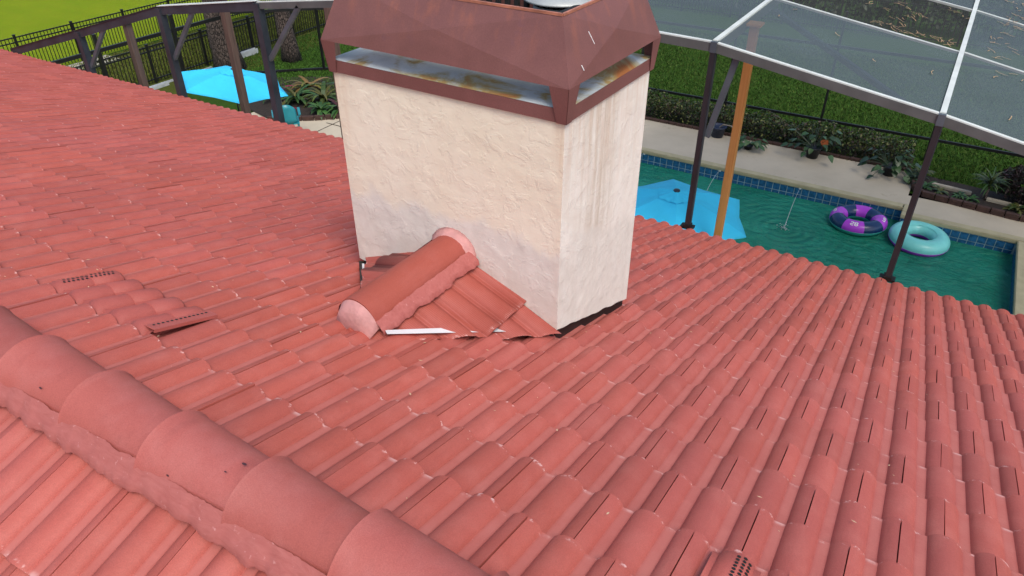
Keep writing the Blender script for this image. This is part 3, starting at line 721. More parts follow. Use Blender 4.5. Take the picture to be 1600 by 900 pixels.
for x in PRX[1:4]+[PRX[6]]:
    left = x < -8
    p = (x+.05, YN+(0 if left else .055), pz(x)-.80 if left else pz(x)-1.0); q_ = (x+.80, YN, pz(x+.80)-.08) if left else (x+.235, YN+.05, pz(x+.2)-.08)
    if x < -13: p = (x+.05, YN, -2.25)
    b = MB(); b.beam(p, q_, .05, .06); cpart(b, 'knee_brace', BRACE)
for x in PRX[5:9]:
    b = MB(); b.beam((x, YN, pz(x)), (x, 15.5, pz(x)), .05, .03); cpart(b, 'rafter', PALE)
    b = MB(); b.beam((x, YN+.03, pz(x)-.075), (x, 15.5, pz(x)-.075), .046, .11); cpart(b, 'rafter_web', BEAMF)
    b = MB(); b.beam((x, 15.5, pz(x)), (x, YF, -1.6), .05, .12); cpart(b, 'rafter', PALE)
PUR = [8.62, 10.8, 13.0, 15.4]
for y in PUR:
    for xa, xb in zip(PRX[5:9], PRX[6:10]):
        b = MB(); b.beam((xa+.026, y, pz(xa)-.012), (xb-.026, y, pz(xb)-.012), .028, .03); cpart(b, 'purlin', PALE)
ys = [YN+.03]+PUR
for xa, xb in zip(PRX[5:9], PRX[6:10]):
    for k, (ya, yb) in enumerate(zip(ys[:-1], ys[1:])):
        n_ = 6; V = []; F = []
        for i in range(n_+1):
            for j in range(n_+1):
                u, v_ = i/n_, j/n_; V.append((xa+.02+(xb-xa-.04)*u, ya+(yb-ya)*v_, pz(xa)+(pz(xb)-pz(xa))*u-.004-.03*16*u*(1-u)*v_*(1-v_)/4))
        for i in range(n_):
            for j in range(n_): F.append((i*(n_+1)+j, (i+1)*(n_+1)+j, (i+1)*(n_+1)+j+1, i*(n_+1)+j+1))
        o = obj('screen_panel', V, F, SCREEN2 if (k == 1 and abs(xa+2.06) < .1) else SCREEN, cage, smooth=True); o.matrix_parent_inverse = CM
b = MB(); b.beam((-2.0, 8.6, pz(-2)-.14), (-.22, 6.74, pz(-.2)-.13), .05, .05); cpart(b, 'roof_brace', SLATE)
# far wall, angled corner and left wall
FWX = [2.3, .10, -2.27, -4.58, -6.9, -9.2, -11.5, -14.0]
for x in FWX: post(x, YF, G, -2.2, .05, .06, BLACKF)
b = MB(); b.beam((-14.0, YF-.03, -4.66), (6, YF-.03, -4.66), .04, .06); cpart(b, 'chair_rail', BLACKF)
b = MB(); b.beam((-14.0, YF-.03, -2.95), (6, YF-.03, -2.95), .04, .06); cpart(b, 'girt', BLACKF)
post(4.6, YF, G, -2.2, .05, .06, BLACKF)
A0, A1 = Vector((-18.25, 13.45, 0)), Vector((-14.0, YF, 0))
for z in (G+.03, -3.38):
    b = MB(); b.beam(A0+Vector((0, 0, z)), A1+Vector((0, 0, z)), .05, .07 if z > -4 else .06); cpart(b, 'girt', BLACKF)
for t in (.0, .46, 1): p = A0.lerp(A1, t); post(p.x, p.y, G, -2.4, .06, .06, BLACKF)
for y in (7.4, 9.55, 11.75): post(-18.25, y, G, -3.08, .08, .08, BLACKF)
b = MB(); b.beam((-18.25, 6.4, -3.48), (-18.25, 13.4, -3.48), .06, .09); cpart(b, 'girt', BLACKF)
# pine needles lying on the screen
V = []
def needle(x, y, n):
    for _ in range(n):
        a = random.uniform(0, 6.28); L = random.uniform(.06, .17); px, py = x+random.gauss(0, .06), y+random.gauss(0, .05); cv = random.uniform(-1.2, 1.2); wd = .0035
        p = Vector((px, py, 0)); pts = []
        for s_ in range(4): pts.append(p.copy()); p = p+Vector((math.cos(a), math.sin(a), 0))*L/3; a += cv/3
        for s_ in range(3):
            d = (pts[s_+1]-pts[s_]).normalized(); sd_ = Vector((-d.y, d.x, 0))*wd
            for q in (pts[s_]-sd_, pts[s_+1]-sd_, pts[s_+1]+sd_, pts[s_]+sd_): V.append((q.x, q.y, pz(q.x)+.012))
for _ in range(20): needle(random.uniform(-2.0, .0), random.uniform(8.7, 10.6), random.randint(1, 4))
for _ in range(10): needle(random.uniform(-1.2, .0), 8.72+random.uniform(0, .12), random.randint(2, 4))
for _ in range(16): needle(random.uniform(.1, 1.5), random.uniform(6.8, 10.6), random.randint(1, 3))
for _ in range(10): needle(random.uniform(.4, 1.2), random.uniform(10.4, 12.5), random.randint(3, 6))
for _ in range(5): needle(random.uniform(-2.0, .0), random.uniform(6.7, 8.4), 1)
NEED = simple('dry_needles', (.42, .27, .14), .8, var=.3, scale=9)
o = link('pine_needles', fast_mesh('pine_needles', V, 4, NEED)); tag(o, 'dry brown pine needles scattered over the cage screen', 'pine needles', None, 'stuff')

# wooden props under the cage
for x, y, zt, wd, mat, lab in ((-1.95, 7.5, pz(-1.95)-.05, .092, LUMBER, 'new orange lumber post propped between the cyan umbrella and pool'),
                       (-13.47, 7.5, -1.76, .12, SHADEWOOD, 'shade-toned brown post behind the leftmost knee brace'),
                       (-10.62, 7.5, -.98, .12, SHADEWOOD, 'shade-toned brown post standing in front of the left umbrella'),
                       (-8.24, 7.5, -.62, .12, SHADEWOOD, 'shade-toned brown post just left of the chimney cap')):
    b = MB(); b.box(-wd/2, wd/2, -wd/2, wd/2, 0, zt-G); b.box(-wd*.9, wd*.9, -wd*.9, wd*.9, zt-G, zt-G+.03); b.box(-wd, wd, -wd, wd, -.002, .03)
    o = b.obj('wooden_post', mat); o.location = (x, y, G); tag(o, lab, 'post', 'wooden posts propping the pool cage')
    bm = bmesh.new(); bm.from_mesh(o.data); bmesh.ops.bevel(bm, geom=bm.edges[:], offset=.006, segments=1, affect='EDGES'); bm.to_mesh(o.data); bm.free()

# ================================================================== FENCES
def box_mesh(name, wx, wy, h, mat): b = MB(); b.box(-wx/2, wx/2, -wy/2, wy/2, 0, h); return mesh(name, b.V, b.F, mat)
def fence(name, label, origin, length, height, postY, spacing, rings, rz=0):
    f = empty(name, origin, label, 'fence', 'black picket fences', rz)
    pk = box_mesh('picket', .018, .018, height-.02, BLACKF); po = box_mesh('post', .06, .06, height+.05, BLACKF); cpm = MB(); cpm.box(-.036, .036, -.036, .036, 0, .02); cpm = mesh('post_cap', cpm.V, cpm.F, BLACKF)
    for y in np.arange(0, length, spacing): o = link('picket', pk, f); o.location = (0, float(y), .03)
    for y in postY:
        o = link('post', po, f); o.location = (0, y, 0); c_ = link('post_cap', cpm, o); c_.location = (0, 0, height+.05)
    for z in (height-.015, height-.15, .12):
        b = MB(); b.box(-.014, .014, 0, length, z-.016, z+.016); b.obj('rail', BLACKF, f)
    if rings:
        b = MB()
        for y in np.arange(spacing/2, length, spacing):
            b.tube([(0, y+.045*math.cos(t), height-.083+.045*math.sin(t)) for t in np.linspace(0, 2*math.pi, 9)], .006, 4, False)
        b.obj('ring_row', BLACKF, f)
    return f
fence('picket_fence', 'far black metal picket fence bordering the bright park lawn', (-23.55, 6.6, G-.02), 21, 1.14, [1.9+1.75*k for k in range(-1, 11)], .105, False)
fence('picket_fence', 'nearer black picket fence with ring trim behind the tree trunks', (-19.72, 8.0, G-.03), 16, 1.04, [.1+1.85*k for k in range(0, 9)], .105, True)
fence('picket_fence', 'black picket fence across the back lawn seen through the cage screen', (6, 27.6, G-.03), 18, 1.3, [.3+1.9*k for k in range(0, 10)], .115, False, math.pi/2)

# lengths of aluminium by the fence foot
for x, y0, y1, wd, ht, lab in ((-19.42, 10.9, 13.55, .06, .05, 'long pale aluminium strip along the foot of the nearer fence'), (-19.28, 10.9, 11.85, .14, .09, 'short grey gutter length lying beside the pale strip'), (-19.45, 14.5, 15.4, .13, .16, 'white gutter end lying in the grass between the trunks')):
    b = MB(); b.box(-wd/2, wd/2, 0, y1-y0, 0, .012); b.box(-wd/2, -wd/2+.012, 0, y1-y0, .012, ht); b.box(wd/2-.012, wd/2, 0, y1-y0, .012, ht)
    o = b.obj('gutter_length', ALU); o.location = (x, y0, G-.02); tag(o, lab, 'gutter', 'gutter lengths by the fence')

# ================================================================== TREES
def leaf_quads(C, size, cols, up_bias=.3, aspect=.5, shade=(.6, 1.3)):
    n = len(C); d = rng.normal(size=(n, 3)); d[:, 2] += up_bias*0; d /= np.linalg.norm(d, axis=1)[:, None]
    nn = rng.normal(size=(n, 3)); nn[:, 2] += up_bias*2; s_ = np.cross(d, nn); s_ /= np.linalg.norm(s_, axis=1)[:, None]+1e-9
    sz = (size*rng.uniform(.6, 1.35, n))[:, None]
    V = np.stack([C-d*sz, C+s_*sz*aspect, C+d*sz, C-s_*sz*aspect], 1).reshape(-1, 3)
    k = rng.uniform(shade[0], shade[1], n)[:, None]*np.asarray(cols)[rng.integers(0, len(cols), n)]
    return V, np.repeat(np.concatenate([k, np.ones((n, 1))], 1), 4, 0)
def tree(x, y, r0, r1, lean, H, label):
    t = empty('pine_tree', (x, y, G-.03), label, 'tree', 'pine trees by the nearer fence')
    b = MB(); pts = []; rad = []
    for k in range(22):
        s_ = k/21; pts.append((lean[0]*s_*H+.05*math.sin(k*1.3), lean[1]*s_*H+.05*math.cos(k*1.7), s_*H)); rad.append((r0+(r1-r0)*min(1, s_*2.2))*(1+.25*math.exp(-s_*40))*(1-.55*s_))
    b.tube(pts, rad, 18); b.obj('trunk', BARK, t, True)
    cs = []
    for k in range(11):
        a = k*2.4; z = H*(.55+.4*k/11); L = 2.4*(1-.5*k/11); p0 = Vector((lean[0]*z, lean[1]*z, z)); p1 = p0+Vector((math.cos(a)*L, math.sin(a)*L, .5))
        b = MB(); b.tube([p0, p0.lerp(p1, .5)+Vector((0, 0, .12)), p1], [.09, .06, .02], 6); b.obj('limb', BARK, t, True)
        for q in range(4): cs.append((p0.lerp(p1, .45+.18*q), .35+.1*q))
    C = np.concatenate([np.array(c)+rng.normal(size=(130, 3))*np.array([r_, r_, r_*.5]) for c, r_ in cs])
    V, C4 = leaf_quads(C, .16, [(.03, .07, .015), (.05, .10, .02)], .2, .10); link('crown', fast_mesh('crown', V, 4, LEAF, C4), t)
tree(-18.85, 13.72, .40, .31, (.0, -.012), 11, 'thick brown pine trunk rising behind the left cyan umbrella')
tree(-17.9, 15.35, .26, .25, (.0, .0), 10, 'slimmer pine trunk with flaky bark standing on the grass')

# ================================================================== HEDGE AND PLANTS
def hedge(name, x0, x1, y0, y1, h, n, label, cols, size=.035, base=G):
    hd = empty(name, ((x0+x1)/2, (y0+y1)/2, base), label, 'hedge')
    cx_, cy_h = (x0+x1)/2, (y0+y1)/2
    C = np.stack([rng.uniform(x0, x1, n), rng.uniform(y0, y1, n), base+h*rng.uniform(.05, 1, n)**.7], 1)
    bumpy = np.array([mnoise.noise((c[0]*1.8, c[1]*2, 0)) for c in C]); C[:, 2] += (C[:, 2]-base)*.35*bumpy; C[:, 1] += .08*np.sin(C[:, 0]*5)*(rng.uniform(0, 1, n))
    C -= np.array([cx_, cy_h, base])
    V, C4 = leaf_quads(C, size, cols, .7, .55); link('foliage', fast_mesh('foliage', V, 4, LEAF, C4), hd)
    b = MB(); m_ = int((x1-x0)/.18)
    for k in range(m_):
        x = (k+.5)/m_*(x1-x0)-(x1-x0)/2; y = random.uniform(-.2, .2)*(y1-y0)
        for _ in range(3): b.tube([(x, y, 0), (x+random.uniform(-.12, .12), y+random.uniform(-.15, .15), h*.75)], [.009, .004], 4)
    b.obj('stems', BARK, hd); return hd
hedge('hedge', -13.5, -.15, 16.35, 17.0, .50, 20000, 'low clipped hedge with yellowish leaves behind the pool deck', [(.035, .06, .015), (.05, .08, .018), (.025, .035, .012), (.05, .03, .02), (.16, .17, .05), (.03, .05, .014)])
b = MB(); b.box(-13.5, -.1, 16.3, 17.3, G-.025, G-.012); o = b.obj('mulch_bed', SOIL); tag(o, 'dark mulch strip under the low hedge', None, None, 'structure')
bb = MB(); bb.box(-.10, .10, -.045, .045, 0, .055); BME = mesh('brick', bb.V, bb.F, BRICK)
def brick_row(name, label, pts, hgt=1, step=.215):
    f = empty(name, (*pts[0], G), label, 'edging'); L = 0
    for (xa, ya), (xb, yb) in zip(pts[:-1], pts[1:]):
        d = Vector((xb-xa, yb-ya)); n = max(1, int(d.length/step))
        for k in range(n):
            for r_ in range(hgt):
                t = (k+.5)/n; o = link('brick', BME, f); o.location = (xa+d.x*t-pts[0][0], ya+d.y*t-pts[0][1]+random.uniform(-.006, .006), .06*r_+random.uniform(-.003, .003)); o.rotation_euler = (0, 0, math.atan2(d.y, d.x)+random.uniform(-.03, .03)); o.scale = (d.length/n/.215, 1, 1)
brick_row('brick_edging', 'dark brick edging between the beige deck and the low hedge', [(-6.8, 16.27), (-.05, 16.27)])
brick_row('brick_edging', 'curved two-course brick border of the flower bed right of the pool', [(-.02, 15.95), (.08, 15.35), (.25, 15.12), (1.0, 15.02), (2.0, 14.92), (3.2, 14.95), (4.4, 15.2)], 2)
brick_row('brick_edging', 'curved brick border of the tropical bed left of the chimney', [(-14.6, 11.25), (-14.1, 11.55), (-13.6, 11.9), (-13.2, 12.25), (-12.9, 12.7), (-12.8, 13.3)], 2)
b = MB(); b.add([(.1, 15.9, G-.02), (.15, 15.3, G+.08), (1, 15.1, G+.09), (2, 15.0, G+.09), (3.2, 15.03, G+.09), (4.4, 15.3, G+.06), (4.4, 16.2, G-.02), (2, 16.1, G-.02), (.2, 16.3, G-.02)], [(8, 0, 1), (8, 1, 2), (8, 2, 7), (7, 2, 3), (7, 3, 4), (7, 4, 6), (6, 4, 5)])
o = b.obj('mulch_bed', SOIL); tag(o, 'dark mulch in the flower bed right of the pool', None, None, 'structure')
b = MB(); b.add([(-14.6, 11.3, G+.05), (-13.25, 12.3, G+.05), (-12.85, 13.4, G+.04), (-13.2, 16.6, G-.02), (-17.5, 13.6, G-.02), (-16.5, 11.8, G-.02)], [(0, 1, 2, 3, 4, 5)])
o = b.obj('mulch_bed', SOIL); tag(o, 'dark mulch of the tropical bed left of the chimney', None, None, 'structure')
for k, (x, y, L, lab) in enumerate(((.75, 15.62, .75, 'pale stone slab in the flower bed beside the dark cage post'), (1.72, 15.42, .65, 'pale stone slab in the flower bed by the spiky plant'))):
    b = MB(); b.box(-L/2, L/2, -.05, .05, 0, .09); o = b.obj('edging_stone', STONE); o.location = (x, y, G+.02); o.rotation_euler = (0, 0, -.10); tag(o, lab, 'stone')
    bm = bmesh.new(); bm.from_mesh(o.data); bmesh.ops.bevel(bm, geom=bm.edges[:], offset=.012, segments=2, affect='EDGES'); bm.to_mesh(o.data); bm.free()

def strap_plant(name, x, y, n, L, wd, cols, label, cat='plant', rise=.8, z=G, group=None, droop=1.0):
    p = empty(name, (x, y, z), label, cat, group); V = []; C = []
    for k in range(n):
        a = k*2.399+random.uniform(-.3, .3); el = random.uniform(.35, 1.35)*rise; ln = L*random.uniform(.65, 1.15); w_ = wd*random.uniform(.7, 1.2)
        pos = Vector((0, 0, random.uniform(.02, .12))); el0 = el; pr = None; c_ = Vector(random.choice(cols))*random.uniform(.6, 1.3)
        sd_ = Vector((-math.sin(a), math.cos(a), 0)); m_ = 6; pl = []
        for s_ in range(m_+1): pl.append(pos.copy()); pos = pos+Vector((math.cos(a)*math.cos(el), math.sin(a)*math.cos(el), math.sin(el)))*ln/m_; el -= .26*droop
        for s_ in range(m_):
            f0, f1 = [w_*math.sin(math.pi*min(.97, .12+.86*q/m_))**.8 for q in (s_, s_+1)]
            V += [pl[s_]-sd_*f0, pl[s_]+sd_*f0, pl[s_+1]+sd_*f1, pl[s_+1]-sd_*f1]; C += [(*c_, 1)]*4
    link('foliage', fast_mesh('foliage', np.array([tuple(v) for v in V]), 4, LEAF, np.array(C)), p); return p
GR = [(.03, .09, .02), (.05, .12, .025), (.02, .06, .015)]; YE = [(.06, .09, .015), (.09, .09, .02), (.03, .06, .012)]; RE = [(.12, .01, .025), (.18, .015, .05), (.06, .02, .02)]
strap_plant('spiky_plant', 1.36, 15.45, 60, .42, .016, [(.03, .07, .018), (.05, .09, .025), (.08, .10, .03)], 'spiky yucca-like plant rising from the flower bed', rise=1.1, z=G+.3)
b = MB(); b.tube([(1.36, 15.45, G), (1.37, 15.45, G+.34)], [.03, .022], 7); o = b.obj('plant_stem', BARK); tag(o, 'short bare stem holding up the spiky plant', 'stem')
for x, y, n, L, cols, lab in ((.30, 15.45, 22, .28, GR, 'low broad green plant at the bed corner by the dark cage post'), (.55, 15.28, 16, .20, YE, 'small yellowish plant next to the pale slab'), (.92, 15.30, 16, .22, GR, 'small green tuft in the middle of the flower bed'), (1.12, 15.22, 14, .2, GR, 'low green tuft just left of the spiky plant'), (1.95, 15.20, 30, .34, YE, 'grassy clump at the right end of the flower bed'), (.10, 16.0, 30, .34, YE, 'arching yellow green clump at the end of the hedge'), (.02, 15.7, 26, .26, [(.015, .03, .01), (.02, .04, .012)], 'dark leafy clump beside the deck corner')):
    strap_plant('bed_plant', x, y, n, L, .03, cols, lab, group='plants in the right flower bed')
# dark shrub
sh = empty('dark_shrub', (2.35, 15.85, G), 'dark purplish shrub at the right end of the flower bed', 'shrub')
C = rng.normal(size=(6500, 3)); C /= np.linalg.norm(C, axis=1)[:, None]; C *= (rng.uniform(.35, 1, 6500)**.5)[:, None]; C *= np.array([.95, .55, .42]); C[:, 2] += .40
C += .08*np.array([[mnoise.noise((c[0]*3, c[1]*3, c[2]*3+q*9)) for q in range(3)] for c in C])
V, C4 = leaf_quads(C, .035, [(.02, .012, .012), (.03, .02, .015), (.014, .02, .010), (.04, .016, .02)], .5, .5); link('foliage', fast_mesh('foliage', V, 4, LEAF, C4), sh)
b = MB()
for k in range(9): b.tube([(0, 0, 0), (random.uniform(-.6, .6), random.uniform(-.3, .3), .55)], [.02, .006], 5)
b.obj('stems', BARK, sh)
# tropical bed on the left
trop = [(-13.3, 12.55, 30, .55, RE+GR, 'red and green bromeliad beside the chimney edge'), (-13.7, 12.25, 26, .45, GR, 'leafy green plant in front of the red bromeliad'), (-14.2, 12.9, 34, .85, YE, 'tall yellow green strap-leaved plant in the tropical bed'), (-14.9, 12.6, 32, .8, YE+GR, 'arching pale leaved plant by the umbrella corner'), (-13.2, 13.3, 34, .8, GR, 'tall green plant at the back of the tropical bed by the chimney'), (-15.6, 12.6, 26, .6, GR+RE, 'dark mixed plant under the right side of the left umbrella'), (-14.4, 11.75, 18, .35, RE, 'small dark red plant near the teal chair'), (-13.9, 13.8, 30, .9, GR, 'tall dark green plant against the angled cage wall'), (-15.2, 13.4, 30, .75, [(.12, .12, .02), (.16, .10, .03)], 'golden leaved plant against the angled cage wall'), (-12.95, 12.9, 26, .6, GR, 'bushy green plant touching the brick border at the chimney')]
for x, y, n, L, cols, lab in trop: strap_plant('tropical_plant', x, y, n, L, .05, cols, lab, group='plants in the left tropical bed', z=G+.04)
# potted plants with big leaves
def big_leaf():
    V = []; F = []; out = [(0, 0), (.16, -.06), (.34, .02), (.42, .22), (.36, .5), (.22, .78), (0, 1.05)]
    for k, (x, y) in enumerate(out): V += [(0, y*.95+.03, -.22*y*y), (x, y, .10*x-.22*y*y), (-x, y, .10*x-.22*y*y)]
    for k in range(len(out)-1): a, c_ = 3*k, 3*k+3; F += [(a, a+1, c_+1, c_), (a, c_, c_+2, a+2)]
    return V, F
LV, LF = big_leaf()
LG = simple('glossy_leaf', (.035, .085, .022), .35, var=.4, scale=5); LD = simple('dark_glossy_leaf', (.02, .05, .016), .35, var=.4, scale=5); LO = simple('orange_leaf', (.55, .14, .04), .5)
LME = {k: mesh('leaf', LV, LF, m_, smooth=True) for k, m_ in (('g', LG), ('d', LD), ('o', LO))}
def potted(x, y, potr, poth, nl, ls, kinds, label, mat, spread=.9, trail=.3):
    t = empty('potted_plant', (x, y, G), label, 'potted plant', 'potted plants along the deck')
    b = MB(); b.lathe([(0, 0), (potr*.72, 0), (potr*.95, poth*.86), (potr*1.06, poth*.88), (potr*1.06, poth), (potr*.95, poth), (potr*.9, poth*.9), (0, poth*.9)], seg=20); b.obj('pot', mat, t, True)
    b = MB()
    for k in range(nl):
        a = k*2.399+random.uniform(-.4, .4); el = random.uniform(-trail, 1.3); s_ = ls*random.uniform(.7, 1.2)
        base = Vector((math.cos(a)*potr*.8, math.sin(a)*potr*.8, poth+.02)); tip = base+Vector((math.cos(a)*math.cos(el), math.sin(a)*math.cos(el), max(-.5, math.sin(el))))*spread*random.uniform(.12, .32)
        if tip.z < .08: tip.z = .08
        b.tube([base*.6+Vector((0, 0, poth*.4)), (base+tip)/2+Vector((0, 0, .03)), tip], .005, 4)
        o = link('leaf', LME[random.choice(kinds)], t); o.location = tip; o.scale = (s_, s_, s_); o.rotation_euler = (random.uniform(-.5, .25)-.2, random.uniform(-.3, .3), a-math.pi/2)
    b.obj('stems', LD, t); return t
potted(-2.13, 15.98, .17, .26, 40, .145, 'ggd', 'potted plant in a black pot with one orange leaf', POTK, 1.5)
o = link('leaf', LME['o'], bpy.data.objects['potted_plant']); o.location = (.20, -.12, .50); o.scale = (.2, .2, .2); o.rotation_euler = (-1.5, .2, math.pi); tag(o, 'orange leaf')
potted(-.48, 15.86, .16, .22, 40, .165, 'ddg', 'bushy potted plant with big drooping leaves near the pool step', POTK, 1.4, .6)
potted(-3.52, 15.70, .11, .10, 30, .14, 'ggg', 'low bright green leafy plant half hidden by the orange post', POTK, .8, .2)
t = potted(-4.38, 16.08, .19, .27, 1, .10, 'd', 'dark blue pot with a bare leaning branch by the hedge', POTB)
b = MB(); b.tube([(0, 0, .2), (.12, -.05, .34), (.32, -.10, .36), (.55, -.18, .20)], [.02, .016, .012, .006], 6); b.tube([(.3, -.1, .36), (.42, .02, .30)], [.01, .005], 5); b.obj('branch', simple('pale_branch', (.30, .25, .20), .8), t)
# back hedge beyond the third fence
hedge('back_hedge', -16, 8, 28.3, 29.4, 1.6, 9000, 'tall dark hedge behind the back lawn fence', [(.02, .045, .012), (.03, .06, .015), (.015, .03, .01)], .11)

# ================================================================== UMBRELLAS
def umbrella(x, y, rot, zr, h, tx, ty, label, Rr=1.1):
    u = empty('umbrella', (x, y, G), label, 'umbrella', 'cyan patio umbrellas')
    V = []; F = []; ns, nr = 8, 10
    zr -= G
    def pt_(ang, r_):                                            # sagging gores and scalloped hem
        k = (ang-rot)/(math.pi/3); f = k-math.floor(k); mid = 1-abs(2*f-1); e = math.cos(math.pi/6)/math.cos((f-.5)*math.pi/3)
        rr = Rr*r_*e*(1-.05*mid*r_); zz = h*(1-r_)**1.0+.035*math.sin(math.pi*r_)-.03*mid*r_*(1-r_)*2
        X, Y = rr*math.cos(ang), rr*math.sin(ang); return (X-h*tx*(1-r_), Y-h*ty*(1-r_), zr+zz+tx*X+ty*Y)
    na = 6*ns
    for g in range(6):
        m0 = len(V)
        for i in range(nr+2):
            for k in range(ns+1):
                p = pt_(rot+(g+min(.99999, max(.00001, k/ns)))*math.pi/3, min(1, .06+.94*i/nr)); V.append(p if i <= nr else (p[0], p[1], p[2]-.014))
        for i in range(nr+1):
            for k in range(ns): F.append((m0+i*(ns+1)+k, m0+i*(ns+1)+k+1, m0+(i+1)*(ns+1)+k+1, m0+(i+1)*(ns+1)+k))
    can = obj('canopy', V, F, CYAN, u, smooth=True)
    V = []; F = []
    for i in range(4):
        for k in range(na):
            p = pt_(rot+2*math.pi*k/na, .02+.24*i/3); V.append((p[0], p[1], p[2]+.016-.001*i+.007*math.sin(k*1.7)*(i/3)))
    for i in range(3):
        for k in range(na): F.append((i*na+k, i*na+(k+1) % na, (i+1)*na+(k+1) % na, (i+1)*na+k))
    obj('vent_flap', V, F, CYAN, u, smooth=True)
    b = MB(); ap = Vector((-h*tx, -h*ty, zr+h)); b.lathe([(0, .028), (.04, .026), (.048, .016), (.045, .0), (0, .0)], ap, 16); b.obj('finial', BLACKPL, u, True)
    b = MB(); b.tube([(0, 0, .06), (0, 0, zr-.15), ap], .019, 10); b.obj('pole', BRONZE, u, True)
    b = MB(); b.lathe([(0, .0), (.25, 0), (.25, .05), (.06, .08), (.03, .25), (0, .25)], seg=20); b.obj('base', BLACKPL, u, True)
    for k in range(6):
        p = Vector(pt_(rot+k*math.pi/3, .99)); b = MB(); b.tube([ap+Vector((0, 0, -.03)), p+Vector((0, 0, -.02))], .008, 5); rb = b.obj('rib', BRONZE, u)
        b = MB(); b.tube([Vector((0, 0, zr-.12)), ap.lerp(p, .55)+Vector((0, 0, -.03))], .006, 5); b.obj('strut', BRONZE, rb)
        b = MB(); q = ap.lerp(p, .78)
        b.add([p+Vector((0, 0, .004)), p*.97+q*.03+Vector((.05, .03, .006)), q*.5+p*.5+Vector((0, 0, .012))], [(0, 1, 2)]) if False else None
umbrella(-2.787, 8.22, .891, -3.185, .33, 0, 0, 'cyan patio umbrella at the pool edge right of the chimney')
umbrella(-12.41, 8.743, 1.526, -3.10, .29, -.155, -.134, 'tilted cyan patio umbrella behind the left cage posts')
# teal chair
ch = empty('patio_chair', (-13.3, 10.75, G), 'teal plastic chair beside the left umbrella', 'chair', None, -2.29)
V = []; F = []
for i in range(9):
    a = -1.0+2.0*i/8
    for j in range(5): r_ = .30-.01*j; V.append((math.sin(a)*r_*(.95+.05*j/4), .08+math.cos(a)*r_*.6, .42+(.48-.16*abs(a)**2)*j/4))
n0 = len(V)
for i in range(8):
    for j in range(4): F.append((i*5+j, (i+1)*5+j, (i+1)*5+j+1, i*5+j+1))
o = obj('backrest', V, F, TEALPL, ch, smooth=True); md = o.modifiers.new('t', 'SOLIDIFY'); md.thickness = .012
b = MB(); b.box(-.27, .27, -.25, .25, .40, .43); b.obj('seat', TEALPL, ch)
for sx in (-1, 1):
    for sy in (-1, 1): b = MB(); b.beam((sx*.23, sy*.21, .40), (sx*.27, sy*.26, 0), .04, .04, (0, 1, 0)); b.obj('leg', TEALPL, ch)
    b = MB(); b.box(sx*.30-.03, sx*.30+.03, -.25, .24, .62, .64); b.beam((sx*.29, -.22, .41), (sx*.30, -.22, .62), .04, .03, (0, 1, 0)); b.obj('armrest', TEALPL, ch)

# ================================================================== SWIM RINGS
def swim_ring(x, y, z, tilt, rz, Ro, r_, top, bottom, name, label, flip):
    t = empty('swim_ring', (x, y, z), label, 'swim ring', 'swim rings floating in the pool'); t.rotation_euler = (tilt[0], tilt[1], rz)
    Rm = Ro-r_; ns, nt_ = 64, 20
    def grid(ang0, ang1, t0, t1, na, nb, name_, mat, rr=r_):
        V = []; F = []
        for i in range(na+1):
            a = ang0+(ang1-ang0)*i/na
            for j in range(nb+1):
                q = t0+(t1-t0)*j/nb; pk = 1-.012*abs(math.sin(a*24)) if abs(math.sin(q)) < .35 and math.cos(q) < 0 else 1
                rad = Rm+math.cos(q)*rr*pk; V.append((rad*math.cos(a), rad*math.sin(a), math.sin(q)*rr*.92))
        for i in range(na):
            for j in range(nb): F.append((i*(nb+1)+j, (i+1)*(nb+1)+j, (i+1)*(nb+1)+j+1, i*(nb+1)+j+1))
        return obj(name_, V, F, mat, t, smooth=True)
    s = -1 if flip else 1
    e = .22
    grid(0, 2*math.pi, s*-e, s*(-math.pi+e), 72, 12, 'lower_shell', bottom)
    if isinstance(top, list):
        for k in range(8): grid(k*math.pi/4, (k+1)*math.pi/4, s*-e, s*(math.pi+e), 10, 14, 'colour_panel', top[k % 2])
    else: grid(0, 2*math.pi, s*-e, s*(math.pi+e), 72, 16, 'upper_shell', top)
    b = MB(); b.tube([((Rm+math.cos(s*-e)*r_)*math.cos(a), (Rm+math.cos(e)*r_)*math.sin(a), math.sin(s*-e)*r_*.92) for a in np.linspace(0, 2*math.pi, 73)], .004, 5, False); b.obj('seam', bottom, t)
    b = MB(); b.tube([((Rm-.55*r_)*math.cos(a), (Rm-.55*r_)*math.sin(a), r_*.80) for a in np.linspace(0, 2*math.pi, 73)], .0035, 5, False)
    if not isinstance(top, list): b.obj('seam', bottom if flip else top, t)
    return t, Rm
t1, Rm = swim_ring(-.70, 13.72, WZ+.125, (.05, 0), .0, .54, .155, [PURP, NAVY], SEAGR, 'r', 'purple and navy striped swim ring floating by the pool tiles', False)
t1.rotation_euler = (.04, 0, R(-115))
t2, Rm2 = swim_ring(.43, 13.55, WZ+.12, (0, 0), 0, .54, .165, AQUA, PURP, 'r', 'pale aqua swim ring floating upside down beside the cage post', False)
t2.rotation_euler = (.03, .02, .3)
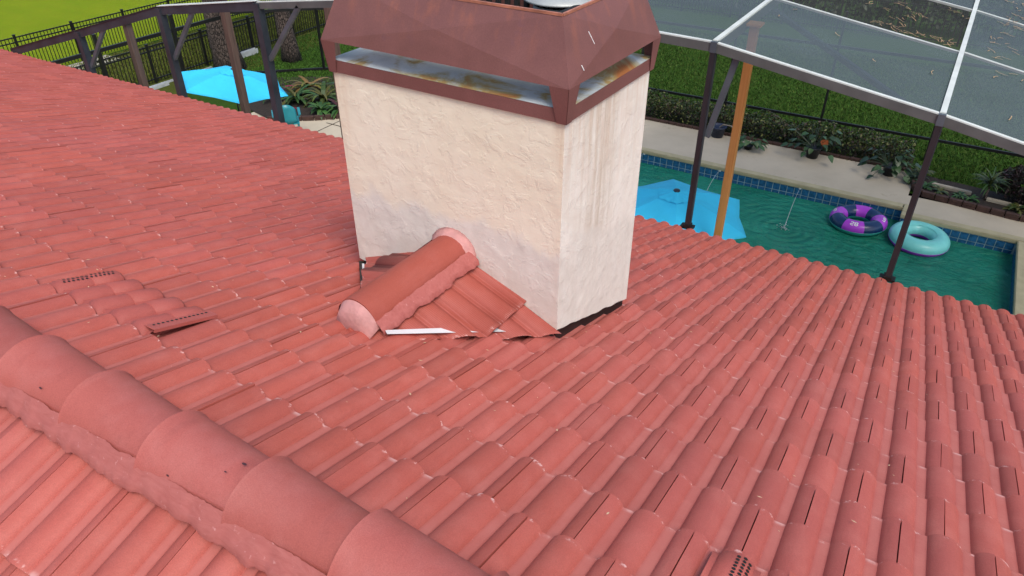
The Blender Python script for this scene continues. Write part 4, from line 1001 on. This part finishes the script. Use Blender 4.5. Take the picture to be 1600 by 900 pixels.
def ring_text(txt, ang, size, tq):
    cu = bpy.data.curves.new('lettering', 'FONT'); cu.body = txt; cu.size = size; cu.align_x = 'CENTER'; cu.align_y = 'CENTER'; cu.offset = .002; cu.extrude = .0
    tmp = bpy.data.objects.new('tmp', cu); COL.objects.link(tmp); dg = bpy.context.evaluated_depsgraph_get(); me = bpy.data.meshes.new_from_object(tmp.evaluated_get(dg)); bpy.data.objects.remove(tmp)
    for v in me.vertices:          # wrap the flat lettering round the tube
        a = ang+v.co.x/Rm; q = tq-v.co.y/.155; rad = Rm+math.cos(q)*.158; v.co = (rad*math.cos(a), rad*math.sin(a), math.sin(q)*.158*.92)
    me.materials.clear(); me.materials.append(WHITE); link('lettering', me, t1)
ring_text('S8', R(22.5), .13, 1.05); ring_text('rea', R(112.5), .12, 1.0); ring_text('rea', R(-67.5), .12, 1.0)

# ================================================================== WATER JETS
SPRAY = M('spray', (.75, .85, .85), .1, 0, .6); SPRAY.set('Transmission Weight', .35); SPRAY = SPRAY.m
for x, vis, lab in ((-2.0, 1, 'thin water jet arcing from the pool wall left of the purple ring'), (-3.75, 1, 'thin water jet behind the orange post'), (-5.56, 1, 'thin water jet nearest the chimney')):
    j = empty('water_jet', (x, PYA-.01, -5.222), lab, 'water jet', 'water jets of the pool')
    b = MB(); b.lathe([(0, .012), (.022, .012), (.03, 0), (0, 0)], seg=14); o = b.obj('nozzle', WHITE, j, True); o.rotation_euler = (math.pi/2, 0, 0)
    b = MB(); b.tube([(.08*t, -1.53*t, .30*t-.525*t*t) for t in np.linspace(0, 1, 16)], np.linspace(.0025, .005, 16), 6); b.obj('stream', SPRAY, j, True)
    V = []
    b = MB()
    for _ in range(46):
        a = random.uniform(0, 6.28); r_ = abs(random.gauss(0, .085)); p = Vector((.08+r_*math.cos(a), -1.53+r_*math.sin(a), -.225+max(0, random.gauss(.02, .03)))); s_ = random.uniform(.004, .014)
        b.lathe([(0, s_), (s_, 0), (0, -s_*.4)], p, 5)
    b.obj('splash', SPRAY, j, True)
